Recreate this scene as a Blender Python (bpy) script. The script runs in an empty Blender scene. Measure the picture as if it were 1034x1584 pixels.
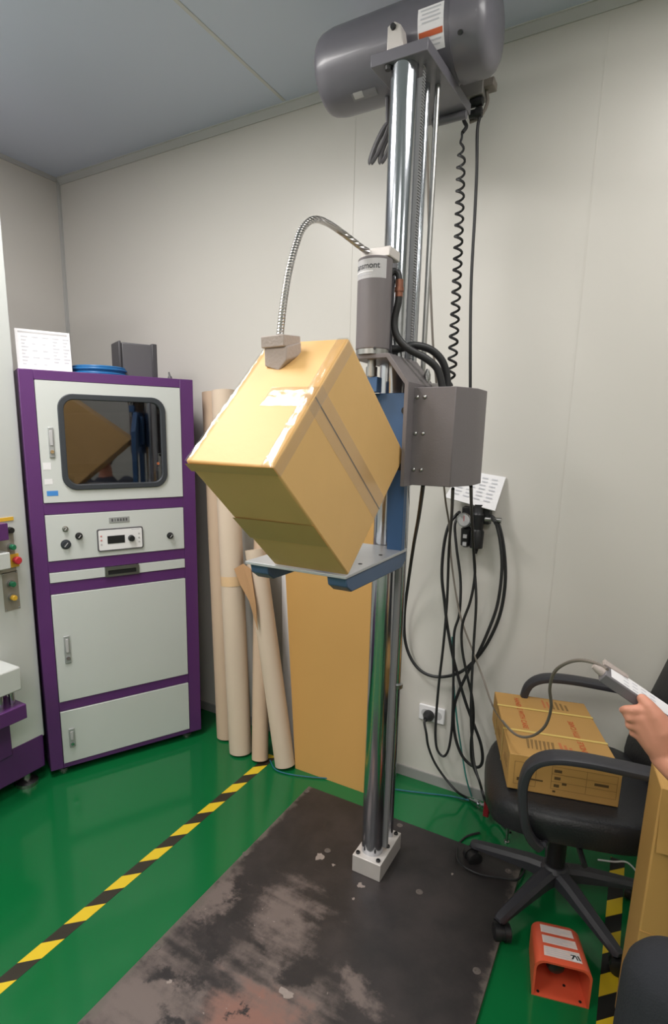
import bpy, bmesh, math, random
from mathutils import Vector, Matrix
random.seed(7)
SC = bpy.context.scene
COL = SC.collection

# ------------------------------------------------------------------ camera, world, lights, exposure
cam_d = bpy.data.cameras.new('camera'); cam = bpy.data.objects.new('camera', cam_d); COL.objects.link(cam)
RX, UX, BX = ((0.861816, 0.507010, 0.014610), (-0.112361, 0.162745, 0.980249), (0.494619, -0.846436, 0.197224))
cam.matrix_world = Matrix(((RX[0], UX[0], BX[0], 0), (RX[1], UX[1], BX[1], 0), (RX[2], UX[2], BX[2], 1.5), (0, 0, 0, 1)))
cam_d.sensor_fit = 'VERTICAL'; cam_d.sensor_height = 24.0; cam_d.sensor_width = 24.0
cam_d.lens = 875.540 / 1584 * 24.0
cam_d.shift_x = (517 - 478.29) / 1584; cam_d.shift_y = (847.83 - 792) / 1584
cam_d.clip_start = 0.02
SC.camera = cam
SC.view_settings.view_transform = 'Standard'; SC.view_settings.look = 'None'
SC.view_settings.gamma = 1.0; SC.view_settings.use_curve_mapping = False
SC.view_settings.exposure = -0.45
w = bpy.data.worlds.new('world'); SC.world = w; w.use_nodes = True
w.node_tree.nodes['Background'].inputs[0].default_value = (0.75, 0.8, 0.9, 1)
w.node_tree.nodes['Background'].inputs[1].default_value = 0.15
ROOM = dict(x0=-2.896, x1=2.4, y0=-1.6, y1=2.216, h=2.8245)
# recessed ceiling panels: (x, y, size x, size y, watts)
LAMPS = [(-1.62, 0.92, 0.58, 0.58, 38), (0.22, 1.35, 0.58, 0.58, 15), (-1.62, -0.75, 0.58, 1.18, 42), (0.3, -0.75, 0.58, 1.18, 30), (1.7, 0.6, 0.58, 0.58, 10)]
for i, (lx, ly, sx, sy, pw) in enumerate(LAMPS):
    ld = bpy.data.lights.new('panel_light', 'AREA'); ld.shape = 'RECTANGLE'; ld.size = sx; ld.size_y = sy
    ld.energy = pw; ld.color = (1.0, 0.975, 0.95)
    lo = bpy.data.objects.new('panel_light', ld); COL.objects.link(lo); lo.location = (lx, ly, ROOM['h'] - 0.035)

# ------------------------------------------------------------------ materials
def lin(c):
    return tuple(((v / 255) / 12.92 if v / 255 <= 0.04045 else ((v / 255 + 0.055) / 1.055) ** 2.4) for v in c)
def mat(name, rgb, rough=0.5, metal=0.0, var=0.06, scale=6.0, bump=0.0, bscale=60.0, coat=0.0, spec=0.5, emit=0.0, alpha=1.0):
    m = bpy.data.materials.new(name); m.use_nodes = True
    nt = m.node_tree; b = nt.nodes['Principled BSDF']
    c = lin(rgb)
    tc = nt.nodes.new('ShaderNodeTexCoord')
    if var > 0:
        nz = nt.nodes.new('ShaderNodeTexNoise'); nz.inputs['Scale'].default_value = scale; nz.inputs['Detail'].default_value = 5
        nt.links.new(tc.outputs['Object'], nz.inputs['Vector'])
        mx = nt.nodes.new('ShaderNodeMix'); mx.data_type = 'RGBA'
        mx.inputs[6].default_value = tuple(v * (1 - var) for v in c) + (1,)
        mx.inputs[7].default_value = tuple(min(1, v * (1 + var)) for v in c) + (1,)
        nt.links.new(nz.outputs['Fac'], mx.inputs[0]); nt.links.new(mx.outputs[2], b.inputs['Base Color'])
    else:
        b.inputs['Base Color'].default_value = c + (1,)
    b.inputs['Roughness'].default_value = rough; b.inputs['Metallic'].default_value = metal
    b.inputs['Specular IOR Level'].default_value = spec
    b.inputs['Coat Weight'].default_value = coat; b.inputs['Coat Roughness'].default_value = 0.08
    if emit > 0:
        b.inputs['Emission Color'].default_value = c + (1,); b.inputs['Emission Strength'].default_value = emit
    if alpha < 1:
        b.inputs['Alpha'].default_value = alpha
    if bump > 0:
        n2 = nt.nodes.new('ShaderNodeTexNoise'); n2.inputs['Scale'].default_value = bscale; n2.inputs['Detail'].default_value = 4
        nt.links.new(tc.outputs['Object'], n2.inputs['Vector'])
        bp = nt.nodes.new('ShaderNodeBump'); bp.inputs['Strength'].default_value = bump; bp.inputs['Distance'].default_value = 0.01
        nt.links.new(n2.outputs['Fac'], bp.inputs['Height']); nt.links.new(bp.outputs['Normal'], b.inputs['Normal'])
    return m
def clear_mat(name, rgb, trans, rough, gloss_fac, base=0.0):
    m = bpy.data.materials.new(name); m.use_nodes = True; nt = m.node_tree
    nt.nodes.remove(nt.nodes['Principled BSDF'])
    out = nt.nodes['Material Output']
    t = nt.nodes.new('ShaderNodeBsdfTransparent'); t.inputs[0].default_value = lin(trans) + (1,)
    g = nt.nodes.new('ShaderNodeBsdfGlossy'); g.inputs[0].default_value = lin(rgb) + (1,); g.inputs['Roughness'].default_value = rough
    fr = nt.nodes.new('ShaderNodeLayerWeight'); fr.inputs[0].default_value = gloss_fac
    mx = nt.nodes.new('ShaderNodeMixShader')
    ad = nt.nodes.new('ShaderNodeMath'); ad.operation = 'ADD'; ad.inputs[1].default_value = base; ad.use_clamp = True
    nt.links.new(fr.outputs['Facing'], ad.inputs[0]); nt.links.new(ad.outputs[0], mx.inputs[0]); nt.links.new(t.outputs[0], mx.inputs[1]); nt.links.new(g.outputs[0], mx.inputs[2])
    nt.links.new(mx.outputs[0], out.inputs[0])
    return m
M = {}
M['wall'] = mat('wall_paint', (209, 205, 199), 0.34, var=0.02, scale=1.2, spec=0.4)
M['ceil'] = mat('ceiling_panel', (200, 208, 224), 0.5, var=0.02, scale=1.0)
M['trim'] = mat('cove_trim', (186, 186, 184), 0.45, var=0.03)
M['lighttrim'] = mat('seam_strip', (200, 200, 198), 0.4, var=0.03)
M['baseboard'] = mat('baseboard_vinyl', (150, 150, 148), 0.5, var=0.04)
M['purple'] = mat('purple_enamel', (92, 46, 108), 0.38, var=0.05, coat=0.2)
M['white'] = mat('light_grey_enamel', (205, 208, 206), 0.3, var=0.02, coat=0.15)
M['rubber'] = mat('dark_gasket', (52, 56, 62), 0.5, var=0.05)
M['black'] = mat('black_plastic', (28, 28, 30), 0.45, var=0.08)
M['blackcable'] = mat('black_cable', (34, 34, 36), 0.5, var=0.08)
M['chair_fab'] = mat('black_leatherette', (30, 31, 35), 0.42, var=0.12, bump=0.12, bscale=180)
M['chair_pl'] = mat('charcoal_plastic', (52, 52, 58), 0.45, var=0.06, bump=0.05, bscale=300)
M['chrome'] = mat('polished_chrome', (196, 199, 205), 0.16, 1.0, var=0.03)
M['steel'] = mat('brushed_steel', (176, 176, 174), 0.32, 1.0, var=0.08, scale=30)
M['alu'] = mat('aluminium_block', (206, 200, 196), 0.45, 0.3, var=0.05, scale=20)
M['pgrey'] = mat('grey_machine_paint', (112, 106, 108), 0.5, var=0.04, bump=0.05, bscale=220)
M['mgrey'] = mat('grey_motor_paint', (104, 102, 110), 0.36, var=0.04, coat=0.15)
M['blue'] = mat('blue_machine_paint', (62, 98, 142), 0.4, var=0.05)
M['bluegrey'] = mat('blue_grey_arm_paint', (70, 92, 122), 0.42, var=0.05)
M['foam'] = mat('grey_foam', (172, 160, 154), 0.8, var=0.06, bump=0.2, bscale=150)
M['carton'] = mat('kraft_carton', (219, 176, 113), 0.55, var=0.05, scale=9, bump=0.06, bscale=40)
M['carton2'] = mat('yellow_kraft_carton', (192, 148, 84), 0.6, var=0.06, scale=9)
M['carton3'] = mat('plain_kraft_carton', (196, 152, 86), 0.6, var=0.05, scale=5)
M['board'] = mat('kraft_board', (196, 150, 84), 0.6, var=0.04, scale=2)
M['paperroll'] = mat('pale_kraft_paper', (212, 192, 172), 0.7, var=0.05, scale=3)
M['paperroll2'] = mat('pale_kraft_paper_darker', (202, 176, 152), 0.7, var=0.05, scale=3)
M['brownpaper'] = mat('brown_paper', (182, 140, 100), 0.7, var=0.08)
M['paper'] = mat('white_paper', (232, 230, 232), 0.7, var=0.02)
M['ink'] = mat('grey_ink', (196, 196, 202), 0.8, var=0.05)
M['redink'] = mat('red_print', (196, 92, 50), 0.7, var=0.08)
M['brownink'] = mat('dark_print', (92, 70, 40), 0.8, var=0.08)
M['strap'] = mat('yellow_strap', (226, 196, 110), 0.4, var=0.06)
M['seam'] = mat('carton_seam', (92, 78, 62), 0.8, var=0.05)  # dark brown joint line where the carton flaps meet
M['orange'] = mat('orange_paint', (222, 92, 62), 0.4, var=0.06, coat=0.2)
M['label'] = mat('silver_label', (186, 184, 186), 0.45, var=0.03)
M['green'] = mat('green_button', (30, 120, 84), 0.4)
M['yellow'] = mat('yellow_button', (228, 180, 60), 0.4)
M['redp'] = mat('red_plastic', (206, 52, 66), 0.4)
M['darkred'] = mat('dark_red_handle', (132, 20, 34), 0.4)
M['bluetube'] = mat('blue_tube', (36, 104, 122), 0.35)
M['hosecoil'] = mat('blue_hose', (38, 104, 160), 0.3, var=0.1)
M['sky'] = mat('blue_sticker', (70, 140, 214), 0.5)
M['darkbox'] = mat('dark_grey_plastic', (88, 86, 90), 0.45, var=0.04)
M['greycord'] = mat('grey_cord', (120, 112, 104), 0.5)
M['copper'] = mat('copper_clamp', (140, 92, 74), 0.4, 0.6)
M['skin'] = mat('skin', (206, 142, 118), 0.5, var=0.08, scale=14)
M['nail'] = mat('nail', (222, 160, 144), 0.35)
M['cloth'] = mat('dark_cloth', (38, 40, 46), 0.9, var=0.15, bump=0.2, bscale=250)
M['shirt'] = mat('grey_shirt', (66, 70, 82), 0.9, var=0.1, bump=0.2, bscale=250)
M['hair'] = mat('black_hair', (24, 21, 20), 0.6, var=0.2, bump=0.5, bscale=90)
M['boltworn'] = mat('worn_bolt', (104, 96, 92), 0.5, 0.3, var=0.15, scale=60)
M['bare'] = mat('bare_metal_patch', (150, 138, 132), 0.5, 0.2, var=0.15, scale=80)
M['greybelt'] = mat('grey_belt', (140, 140, 142), 0.6, var=0.05)
M['platen'] = mat('platen_aluminium', (196, 198, 202), 0.35, 0.5, var=0.06, scale=20)
M['darkprint'] = mat('dark_grey_print', (70, 70, 74), 0.6, var=0.03)
M['mgrey2'] = mat('grey_plate', (128, 126, 132), 0.5, var=0.05)
M['jbox'] = mat('grey_connector', (122, 118, 114), 0.5, var=0.05)
M['pinkbtn'] = mat('pink_key', (206, 130, 130), 0.5, var=0.04)
M['black2'] = mat('charcoal_shell', (66, 64, 68), 0.45, var=0.05)
M['tanband'] = mat('tan_tape', (222, 186, 144), 0.5, var=0.04)
M['teal'] = mat('teal_tube', (60, 130, 124), 0.4)
M['brownink2'] = mat('faint_brown_print', (140, 108, 62), 0.8, var=0.05)
M['redink2'] = mat('faint_red_print', (196, 120, 74), 0.8, var=0.05)
M['dirtypaper'] = mat('grubby_label', (222, 204, 198), 0.6, var=0.14, scale=60)
M['remote'] = mat('remote_grey', (112, 108, 112), 0.5, var=0.03)
M['handle'] = mat('handle_grey', (168, 170, 170), 0.4, 0.3, var=0.04)
M['plategrey'] = mat('control_plate_grey', (152, 148, 138), 0.45, 0.2, var=0.04)
M['led'] = mat('orange_led', (255, 120, 20), 0.4, emit=6)
M['dark'] = mat('dark_interior', (158, 158, 164), 0.6, var=0.1)
M['lamp'] = mat('lamp_diffuser', (255, 250, 240), 0.5, emit=3.0, var=0)
M['bag'] = mat('frosted_sheet', (214, 210, 206), 0.3, var=0.15, scale=5)
def goose_mat():
    m = bpy.data.materials.new('flexible_conduit'); m.use_nodes = True; nt = m.node_tree; b = nt.nodes['Principled BSDF']
    b.inputs['Base Color'].default_value = lin((190, 186, 182)) + (1,); b.inputs['Metallic'].default_value = 1.0; b.inputs['Roughness'].default_value = 0.28
    tc = nt.nodes.new('ShaderNodeTexCoord'); wv = nt.nodes.new('ShaderNodeTexWave'); wv.bands_direction = 'Z'; wv.inputs['Scale'].default_value = 45
    bp = nt.nodes.new('ShaderNodeBump'); bp.inputs['Strength'].default_value = 0.6; bp.inputs['Distance'].default_value = 0.003
    nt.links.new(tc.outputs['Object'], wv.inputs['Vector']); nt.links.new(wv.outputs['Fac'], bp.inputs['Height']); nt.links.new(bp.outputs['Normal'], b.inputs['Normal'])
    return m
M['goose'] = goose_mat()
M['glass'] = clear_mat('tinted_glass', (245, 245, 250), (150, 152, 158), 0.03, 0.5, 0.13)
M['dull_tape'] = mat('dull_packing_tape', (200, 161, 102), 0.35, var=0.04)
M['clear_tape'] = clear_mat('clear_packing_tape', (255, 255, 255), (246, 243, 236), 0.2, 0.12)

def floor_mat():
    m = mat('green_epoxy', (16, 102, 54), 0.13, var=0.05, scale=1.3, bump=0.05, bscale=5.0, spec=0.5)
    return m
M['floor'] = floor_mat()
def blob_at(p, rx, ry, ang): return (p[0], p[1], rx, ry, math.radians(ang))
SCUFF_LIGHT = [blob_at((-0.8014, 1.254, 0.012), .12, .20, 20), blob_at((-0.9778, 0.8621, 0.012), .22, .20, 0), blob_at((-0.7176, 0.9992, 0.012), .22, .22, 0), blob_at((-0.4911, 1.157, 0.012), .08, .05, 0), blob_at((-1.053, 1.217, 0.012), .05, .16, 10)]
SCUFF_DARK = [blob_at((-0.9901, 0.9517, 0.012), .07, .045, 20), blob_at((-0.8907, 0.9894, 0.012), .06, .05, -10), blob_at((-0.9421, 1.084, 0.012), .11, .025, -38), blob_at((-0.6723, 1.156, 0.012), .05, .12, -25), blob_at((-0.8832, 0.8599, 0.012), .06, .03, 0), blob_at((-0.7626, 0.98, 0.012), .015, .03, 20)]
SCUFF_RED = [blob_at((-0.7028, 0.95, 0.012), .20, .14, 0)]
def plate_mat():
    m = bpy.data.materials.new('worn_steel_plate'); m.use_nodes = True; nt = m.node_tree; b = nt.nodes['Principled BSDF']
    L = nt.links
    tc = nt.nodes.new('ShaderNodeTexCoord')
    sp = nt.nodes.new('ShaderNodeSeparateXYZ'); L.new(tc.outputs['Object'], sp.inputs[0])
    def noise(s, d=6, r=0.6):
        n = nt.nodes.new('ShaderNodeTexNoise'); n.inputs['Scale'].default_value = s; n.inputs['Detail'].default_value = d
        n.inputs['Roughness'].default_value = r
        L.new(tc.outputs['Object'], n.inputs['Vector']); return n.outputs['Fac']
    def mth(op, a, c=None):
        n = nt.nodes.new('ShaderNodeMath'); n.operation = op
        for k, v in enumerate((a, c)):
            if v is None: continue
            if isinstance(v, (int, float)): n.inputs[k].default_value = v
            else: L.new(v, n.inputs[k])
        return n.outputs[0]
    def ramp(f, lo, hi):
        r = nt.nodes.new('ShaderNodeMapRange'); r.interpolation_type = 'SMOOTHSTEP'
        r.inputs[1].default_value = lo; r.inputs[2].default_value = hi
        L.new(f, r.inputs[0]); return r.outputs[0]
    def mixc(f, a, c):
        n = nt.nodes.new('ShaderNodeMix'); n.data_type = 'RGBA'; L.new(f, n.inputs[0])
        for k, v in ((6, a), (7, c)):
            if isinstance(v, tuple): n.inputs[k].default_value = lin(v) + (1,)
            else: L.new(v, n.inputs[k])
        return n.outputs[2]
    n1 = noise(3.2); n2 = noise(14, 8, 0.7); n3 = noise(45, 6, 0.7); n4 = noise(5.5, 8, 0.65)
    wn_ = nt.nodes.new('ShaderNodeTexNoise'); wn_.inputs['Scale'].default_value = 6.0; wn_.inputs['Detail'].default_value = 7; wn_.inputs['Roughness'].default_value = 0.7
    L.new(tc.outputs['Object'], wn_.inputs['Vector'])
    wsub = nt.nodes.new('ShaderNodeVectorMath'); wsub.operation = 'SUBTRACT'; L.new(wn_.outputs['Color'], wsub.inputs[0]); wsub.inputs[1].default_value = (0.5, 0.5, 0.5)
    wsc = nt.nodes.new('ShaderNodeVectorMath'); wsc.operation = 'SCALE'; L.new(wsub.outputs[0], wsc.inputs[0]); wsc.inputs['Scale'].default_value = 0.34
    wad = nt.nodes.new('ShaderNodeVectorMath'); wad.operation = 'ADD'; L.new(tc.outputs['Object'], wad.inputs[0]); L.new(wsc.outputs[0], wad.inputs[1])
    wsp = nt.nodes.new('ShaderNodeSeparateXYZ'); L.new(wad.outputs[0], wsp.inputs[0])
    stv = nt.nodes.new('ShaderNodeMapping'); stv.inputs['Rotation'].default_value = (0, 0, 0.9); stv.inputs['Scale'].default_value = (3.0, 26.0, 1.0); L.new(tc.outputs['Object'], stv.inputs['Vector'])
    stn = nt.nodes.new('ShaderNodeTexNoise'); stn.inputs['Scale'].default_value = 1.0; stn.inputs['Detail'].default_value = 6; L.new(stv.outputs[0], stn.inputs['Vector'])
    # broad scuffs where boxes land, each an ellipse on the plate (centre x, y, radii, turn), roughened by noise
    def blob(cx, cy, rx, ry, ang):
        ca, sa = math.cos(ang), math.sin(ang)
        # object space is offset to the machine's foot
        x = mth('SUBTRACT', wsp.outputs[0], cx - (-.6744)); y = mth('SUBTRACT', wsp.outputs[1], cy - 1.63)
        u = mth('ADD', mth('MULTIPLY', x, ca / rx), mth('MULTIPLY', y, sa / rx))
        v = mth('ADD', mth('MULTIPLY', x, -sa / ry), mth('MULTIPLY', y, ca / ry))
        d = mth('SQRT', mth('ADD', mth('MULTIPLY', u, u), mth('MULTIPLY', v, v)))
        return mth('SUBTRACT', 1.0, d)
    def union(bs):
        f = bs[0]
        for b_ in bs[1:]: f = mth('MAXIMUM', f, b_)
        return f
    rough_ = mth('ADD', mth('ADD', mth('MULTIPLY', mth('SUBTRACT', n1, 0.5), 1.2), mth('MULTIPLY', mth('SUBTRACT', n2, 0.5), 1.2)), mth('MULTIPLY', mth('SUBTRACT', stn.outputs['Fac'], 0.5), 1.6))
    light = mth('ADD', union([blob(*a) for a in SCUFF_LIGHT]), rough_)
    darks = mth('ADD', union([blob(*a) for a in SCUFF_DARK]), mth('MULTIPLY', rough_, 0.9))
    f1 = ramp(light, -0.20, 0.75)
    base = mixc(ramp(n4, 0.35, 0.7), (36, 33, 34), (54, 48, 48))
    c = mixc(f1, base, (108, 96, 92))
    red = ramp(mth('ADD', union([blob(*a) for a in SCUFF_RED]), mth('MULTIPLY', rough_, 0.6)), -0.1, 0.7)
    c = mixc(red, c, (130, 94, 84))
    c = mixc(ramp(darks, -0.15, 0.75), c, (38, 34, 35))
    edge = mth('MAXIMUM', mth('SUBTRACT', sp.outputs[0], .440), mth('SUBTRACT', -.395, sp.outputs[0]))
    c = mixc(ramp(mth('ADD', edge, mth('MULTIPLY', mth('SUBTRACT', n2, 0.5), 0.10)), -0.004, 0.022), c, (98, 90, 84))
    spk = ramp(mth('ADD', n3, mth('MULTIPLY', light, 0.05)), 0.70, 0.74)
    c = mixc(spk, c, (150, 140, 134))
    # thin worn rim
    L.new(c, b.inputs['Base Color'])
    b.inputs['Roughness'].default_value = 0.42; b.inputs['Metallic'].default_value = 0.0; b.inputs['Specular IOR Level'].default_value = 0.5
    bp = nt.nodes.new('ShaderNodeBump'); bp.inputs['Strength'].default_value = 0.25; bp.inputs['Distance'].default_value = 0.004
    L.new(n2, bp.inputs['Height']); L.new(bp.outputs['Normal'], b.inputs['Normal'])
    return m
M['plate'] = plate_mat()
def tape_mat(name, off, yellow=(222, 190, 40), dark=(48, 42, 32)):
    m = bpy.data.materials.new(name); m.use_nodes = True; nt = m.node_tree; b = nt.nodes['Principled BSDF']; L = nt.links
    tc = nt.nodes.new('ShaderNodeTexCoord'); sp = nt.nodes.new('ShaderNodeSeparateXYZ'); L.new(tc.outputs['Object'], sp.inputs[0])
    def mth(op, a, c):
        n = nt.nodes.new('ShaderNodeMath'); n.operation = op
        for k, v in enumerate((a, c)):
            if isinstance(v, (int, float)): n.inputs[k].default_value = v
            else: L.new(v, n.inputs[k])
        return n.outputs[0]
    t = mth('SUBTRACT', sp.outputs[1], sp.outputs[0]); t = mth('ADD', t, off); t = mth('DIVIDE', t, 0.153); t = mth('FRACT', t, 0); t = mth('GREATER_THAN', t, 0.5)
    mx = nt.nodes.new('ShaderNodeMix'); mx.data_type = 'RGBA'; L.new(t, mx.inputs[0])
    mx.inputs[6].default_value = lin(yellow) + (1,); mx.inputs[7].default_value = lin(dark) + (1,)
    L.new(mx.outputs[2], b.inputs['Base Color']); b.inputs['Roughness'].default_value = 0.4
    return m

# ------------------------------------------------------------------ mesh helpers
def catmull(pts, n=8):
    P = [Vector(p) for p in pts]
    if len(P) < 3: return P
    out = []
    for i in range(len(P) - 1):
        p0 = P[i - 1] if i else P[0] * 2 - P[1]
        p1, p2 = P[i], P[i + 1]
        p3 = P[i + 2] if i + 2 < len(P) else P[-1] * 2 - P[-2]
        for k in range(n):
            t = k / n
            out.append(0.5 * ((2 * p1) + (p2 - p0) * t + (2 * p0 - 5 * p1 + 4 * p2 - p3) * t * t + (3 * p1 - p0 - 3 * p2 + p3) * t ** 3))
    out.append(P[-1]); return out
class MB:
    def __init__(s): s.bm = bmesh.new()
    def box(s, lo, hi, mx=None):
        v = [s.bm.verts.new(Vector((x, y, z)) if mx is None else mx @ Vector((x, y, z))) for z in (lo[2], hi[2]) for y in (lo[1], hi[1]) for x in (lo[0], hi[0])]
        for f in ((0, 2, 3, 1), (4, 5, 7, 6), (0, 1, 5, 4), (2, 6, 7, 3), (0, 4, 6, 2), (1, 3, 7, 5)): s.bm.faces.new([v[i] for i in f])
        return s
    def cbox(s, c, sz, mx=None):
        return s.box([c[i] - sz[i] / 2 for i in range(3)], [c[i] + sz[i] / 2 for i in range(3)], mx)
    def quad(s, pts):
        s.bm.faces.new([s.bm.verts.new(Vector(p)) for p in pts]); return s
    def prism(s, poly, fn0, fn1):
        a = [s.bm.verts.new(Vector(fn0(p))) for p in poly]; b = [s.bm.verts.new(Vector(fn1(p))) for p in poly]
        s.bm.faces.new(a[::-1]); s.bm.faces.new(b)
        n = len(poly)
        for i in range(n): s.bm.faces.new((a[i], a[(i + 1) % n], b[(i + 1) % n], b[i]))
        return s
    def rings(s, rings, cap=True):
        R = [[s.bm.verts.new(p) for p in r] for r in rings]
        n = len(R[0])
        for a, b in zip(R, R[1:]):
            for i in range(n): s.bm.faces.new((a[i], a[(i + 1) % n], b[(i + 1) % n], b[i]))
        if cap: s.bm.faces.new(R[0][::-1]); s.bm.faces.new(R[-1])
        return s
    def cyl(s, p0, p1, r0, r1=None, n=24, cap=True):
        return s.lathe(p0, p1, [(0, r0), (1, r0 if r1 is None else r1)], n, cap)
    def lathe(s, p0, p1, prof, n=28, cap=True):
        p0, p1 = Vector(p0), Vector(p1); ax = p1 - p0; d = ax.normalized()
        a = d.orthogonal().normalized(); b = d.cross(a)
        return s.rings([[p0 + ax * t + (a * math.cos(2 * math.pi * i / n) + b * math.sin(2 * math.pi * i / n)) * max(r, 1e-5) for i in range(n)] for t, r in prof], cap)
    def tube(s, pts, r, n=8, smooth=6, rad=None, flat=1.0):
        P = catmull(pts, smooth) if smooth else [Vector(p) for p in pts]
        t0 = (P[1] - P[0]).normalized(); a = t0.orthogonal().normalized(); rings = []
        for i, p in enumerate(P):
            t = ((P[min(i + 1, len(P) - 1)]) - P[max(i - 1, 0)]).normalized()
            a = (a - t * a.dot(t)).normalized(); b = t.cross(a)
            rr = r if rad is None else rad(i / (len(P) - 1))
            rings.append([p + (a * math.cos(2 * math.pi * k / n) + b * math.sin(2 * math.pi * k / n) * flat) * rr for k in range(n)])
        return s.rings(rings)
    def sphere(s, c, r, seg=16, sc=(1, 1, 1)):
        bmesh.ops.create_uvsphere(s.bm, u_segments=seg, v_segments=max(6, seg // 2), radius=1.0,
            matrix=Matrix.Translation(Vector(c)) @ Matrix.Diagonal((r * sc[0], r * sc[1], r * sc[2], 1)))
        return s
    def text(s, string, size, fn, align='CENTER', bold=0.0):
        cu = bpy.data.curves.new('lettering', 'FONT'); cu.body = string; cu.size = size; cu.align_x = align; cu.align_y = 'CENTER'; cu.offset = bold
        o = bpy.data.objects.new('lettering', cu); me = bpy.data.meshes.new_from_object(o)
        vs = [s.bm.verts.new(Vector(fn(v.co.x, v.co.y))) for v in me.vertices]
        for p in me.polygons:
            try: s.bm.faces.new([vs[i] for i in p.vertices])
            except ValueError: pass
        bpy.data.objects.remove(o); bpy.data.curves.remove(cu); bpy.data.meshes.remove(me)
        return s
    def build(s, name, m, parent=None, bevel=0.0, seg=2, smooth=35, subsurf=0, kind=None, label=None, base=True, fix=True):
        if fix: bmesh.ops.recalc_face_normals(s.bm, faces=s.bm.faces)
        off = Vector((0, 0, 0))
        if parent is not None: off = WORLD.get(parent.name, off)
        elif base and kind is None:
            co = [v.co for v in s.bm.verts]
            off = Vector(((min(c.x for c in co) + max(c.x for c in co)) / 2, (min(c.y for c in co) + max(c.y for c in co)) / 2, min(c.z for c in co)))
        for v in s.bm.verts: v.co -= off
        me = bpy.data.meshes.new(name); s.bm.to_mesh(me); s.bm.free()
        if isinstance(m, (list, tuple)):
            for q in m: me.materials.append(q)
        else: me.materials.append(m)
        if smooth:
            for p in me.polygons: p.use_smooth = True
            me.set_sharp_from_angle(angle=math.radians(smooth))
        o = bpy.data.objects.new(name, me); COL.objects.link(o)
        if parent is not None: o.parent = parent; WORLD[o.name] = off.copy()
        else: o.location = off; WORLD[o.name] = off.copy()
        if bevel > 0:
            b = o.modifiers.new('bevel', 'BEVEL'); b.width = bevel; b.segments = seg; b.limit_method = 'ANGLE'; b.angle_limit = math.radians(40)
            b.harden_normals = False
        if subsurf:
            q = o.modifiers.new('subsurf', 'SUBSURF'); q.levels = subsurf; q.render_levels = subsurf
        if kind: o['kind'] = kind
        if label: o['label'] = label
        return o
WORLD = {}
def thing(name, label, cat, loc=(0, 0, 0), rotz=0.0, group=None, local=False):
    o = bpy.data.objects.new(name, None); COL.objects.link(o); o.location = loc; o.rotation_euler = (0, 0, rotz)
    o.empty_display_size = 0.1
    WORLD[o.name] = Vector((0, 0, 0)) if local else Vector(loc)
    return tag(o, label, cat, group)
def tag(o, label, cat, group=None):
    o['label'] = label; o['category'] = cat
    if group: o['group'] = group
    return o
def lerp(a, b, t): return tuple(a[i] + (b[i] - a[i]) * t for i in range(len(a)))

# ------------------------------------------------------------------ room
X0, X1, Y0, Y1, HH = ROOM['x0'], ROOM['x1'], ROOM['y0'], ROOM['y1'], ROOM['h']
MB().box((X0 - .1, Y0 - .1, -.1), (X1 + .1, Y1 + .1, 0)).build('floor', M['floor'], kind='structure')
MB().box((X0 - .1, Y0 - .1, HH), (X1 + .1, Y1 + .1, HH + .1)).build('ceiling', M['ceil'], kind='structure')
MB().box((X0 - .1, Y1, 0), (X1 + .1, Y1 + .1, HH)).build('wall_back', M['wall'], kind='structure')
MB().box((X0 - .1, Y0, 0), (X0, Y1, HH)).build('wall_left', M['wall'], kind='structure')
MB().box((X1, Y0, 0), (X1 + .1, Y1, HH)).build('wall_right', M['wall'], kind='structure')
MB().box((X0 - .1, Y0 - .1, 0), (X1 + .1, Y0, HH)).build('wall_front', M['wall'], kind='structure')
MB().box((X0 + .02, Y1 - .008, 0), (X1, Y1, .045)).build('baseboard_back', M['baseboard'], kind='structure')
MB().box((X0, Y0, 0), (X0 + .008, Y1, .045)).build('baseboard_left', M['baseboard'], kind='structure')
MB().prism([(0, 0), (-.016, 0), (-.016, -.004), (-.005, -.032), (0, -.032)], lambda p: (X0 + .01, Y1 + p[0], HH + p[1]), lambda p: (X1, Y1 + p[0], HH + p[1])).build('trim_1', M['trim'], kind='structure')
MB().box((X0, Y0, HH - .02), (X0 + .012, Y1, HH)).build('trim_2', M['trim'], kind='structure')
MB().box((X0, Y1 - .012, 0), (X0 + .018, Y1, HH - .02)).build('trim_3', M['trim'], kind='structure')
MB().box((X0 + .02, Y1 - .022, HH - .003), (X1, Y1 - .016, HH)).build('trim_9', M['lighttrim'], kind='structure')
MB().box((-1.433, Y0, HH - .002), (-1.419, Y1 - .03, HH)).build('trim_4', M['lighttrim'], kind='structure')
MB().box((-.015, Y0, HH - .002), (-.001, Y1 - .03, HH)).build('trim_5', M['lighttrim'], kind='structure')
for k, xs in enumerate((-1.117, -.250, .63)):
    MB().box((xs, Y1 - .0012, .045), (xs + .004, Y1, HH - .045)).build('trim_%d' % (6 + k), M['wall'], kind='structure')
for i, (lx, ly, sx, sy, pw) in enumerate(LAMPS):
    t = thing('ceiling_light', ['square light panel in the ceiling above the purple cabinet', 'square light panel in the ceiling above the office chair', 'long light panel in the ceiling behind the camera on the left', 'long light panel in the ceiling behind the camera on the right', 'square light panel in the ceiling at the far right'][i], 'ceiling light', (lx, ly, HH), group='ceiling light panels')
    m_ = MB()
    for (a, b, c, d) in ((-1, -1, 1, -.94), (-1, .94, 1, 1), (-1, -.94, -.95, .94), (.95, -.94, 1, .94)):
        m_.box((lx + a * (sx / 2 + .02), ly + b * (sy / 2 + .02), HH - .02), (lx + c * (sx / 2 + .02), ly + d * (sy / 2 + .02), HH - .0005))
    m_.build('frame', M['white'], t)
    MB().box((lx - sx / 2, ly - sy / 2, HH - .012), (lx + sx / 2, ly + sy / 2, HH - .0005)).build('diffuser', M['lamp'], t)

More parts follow.
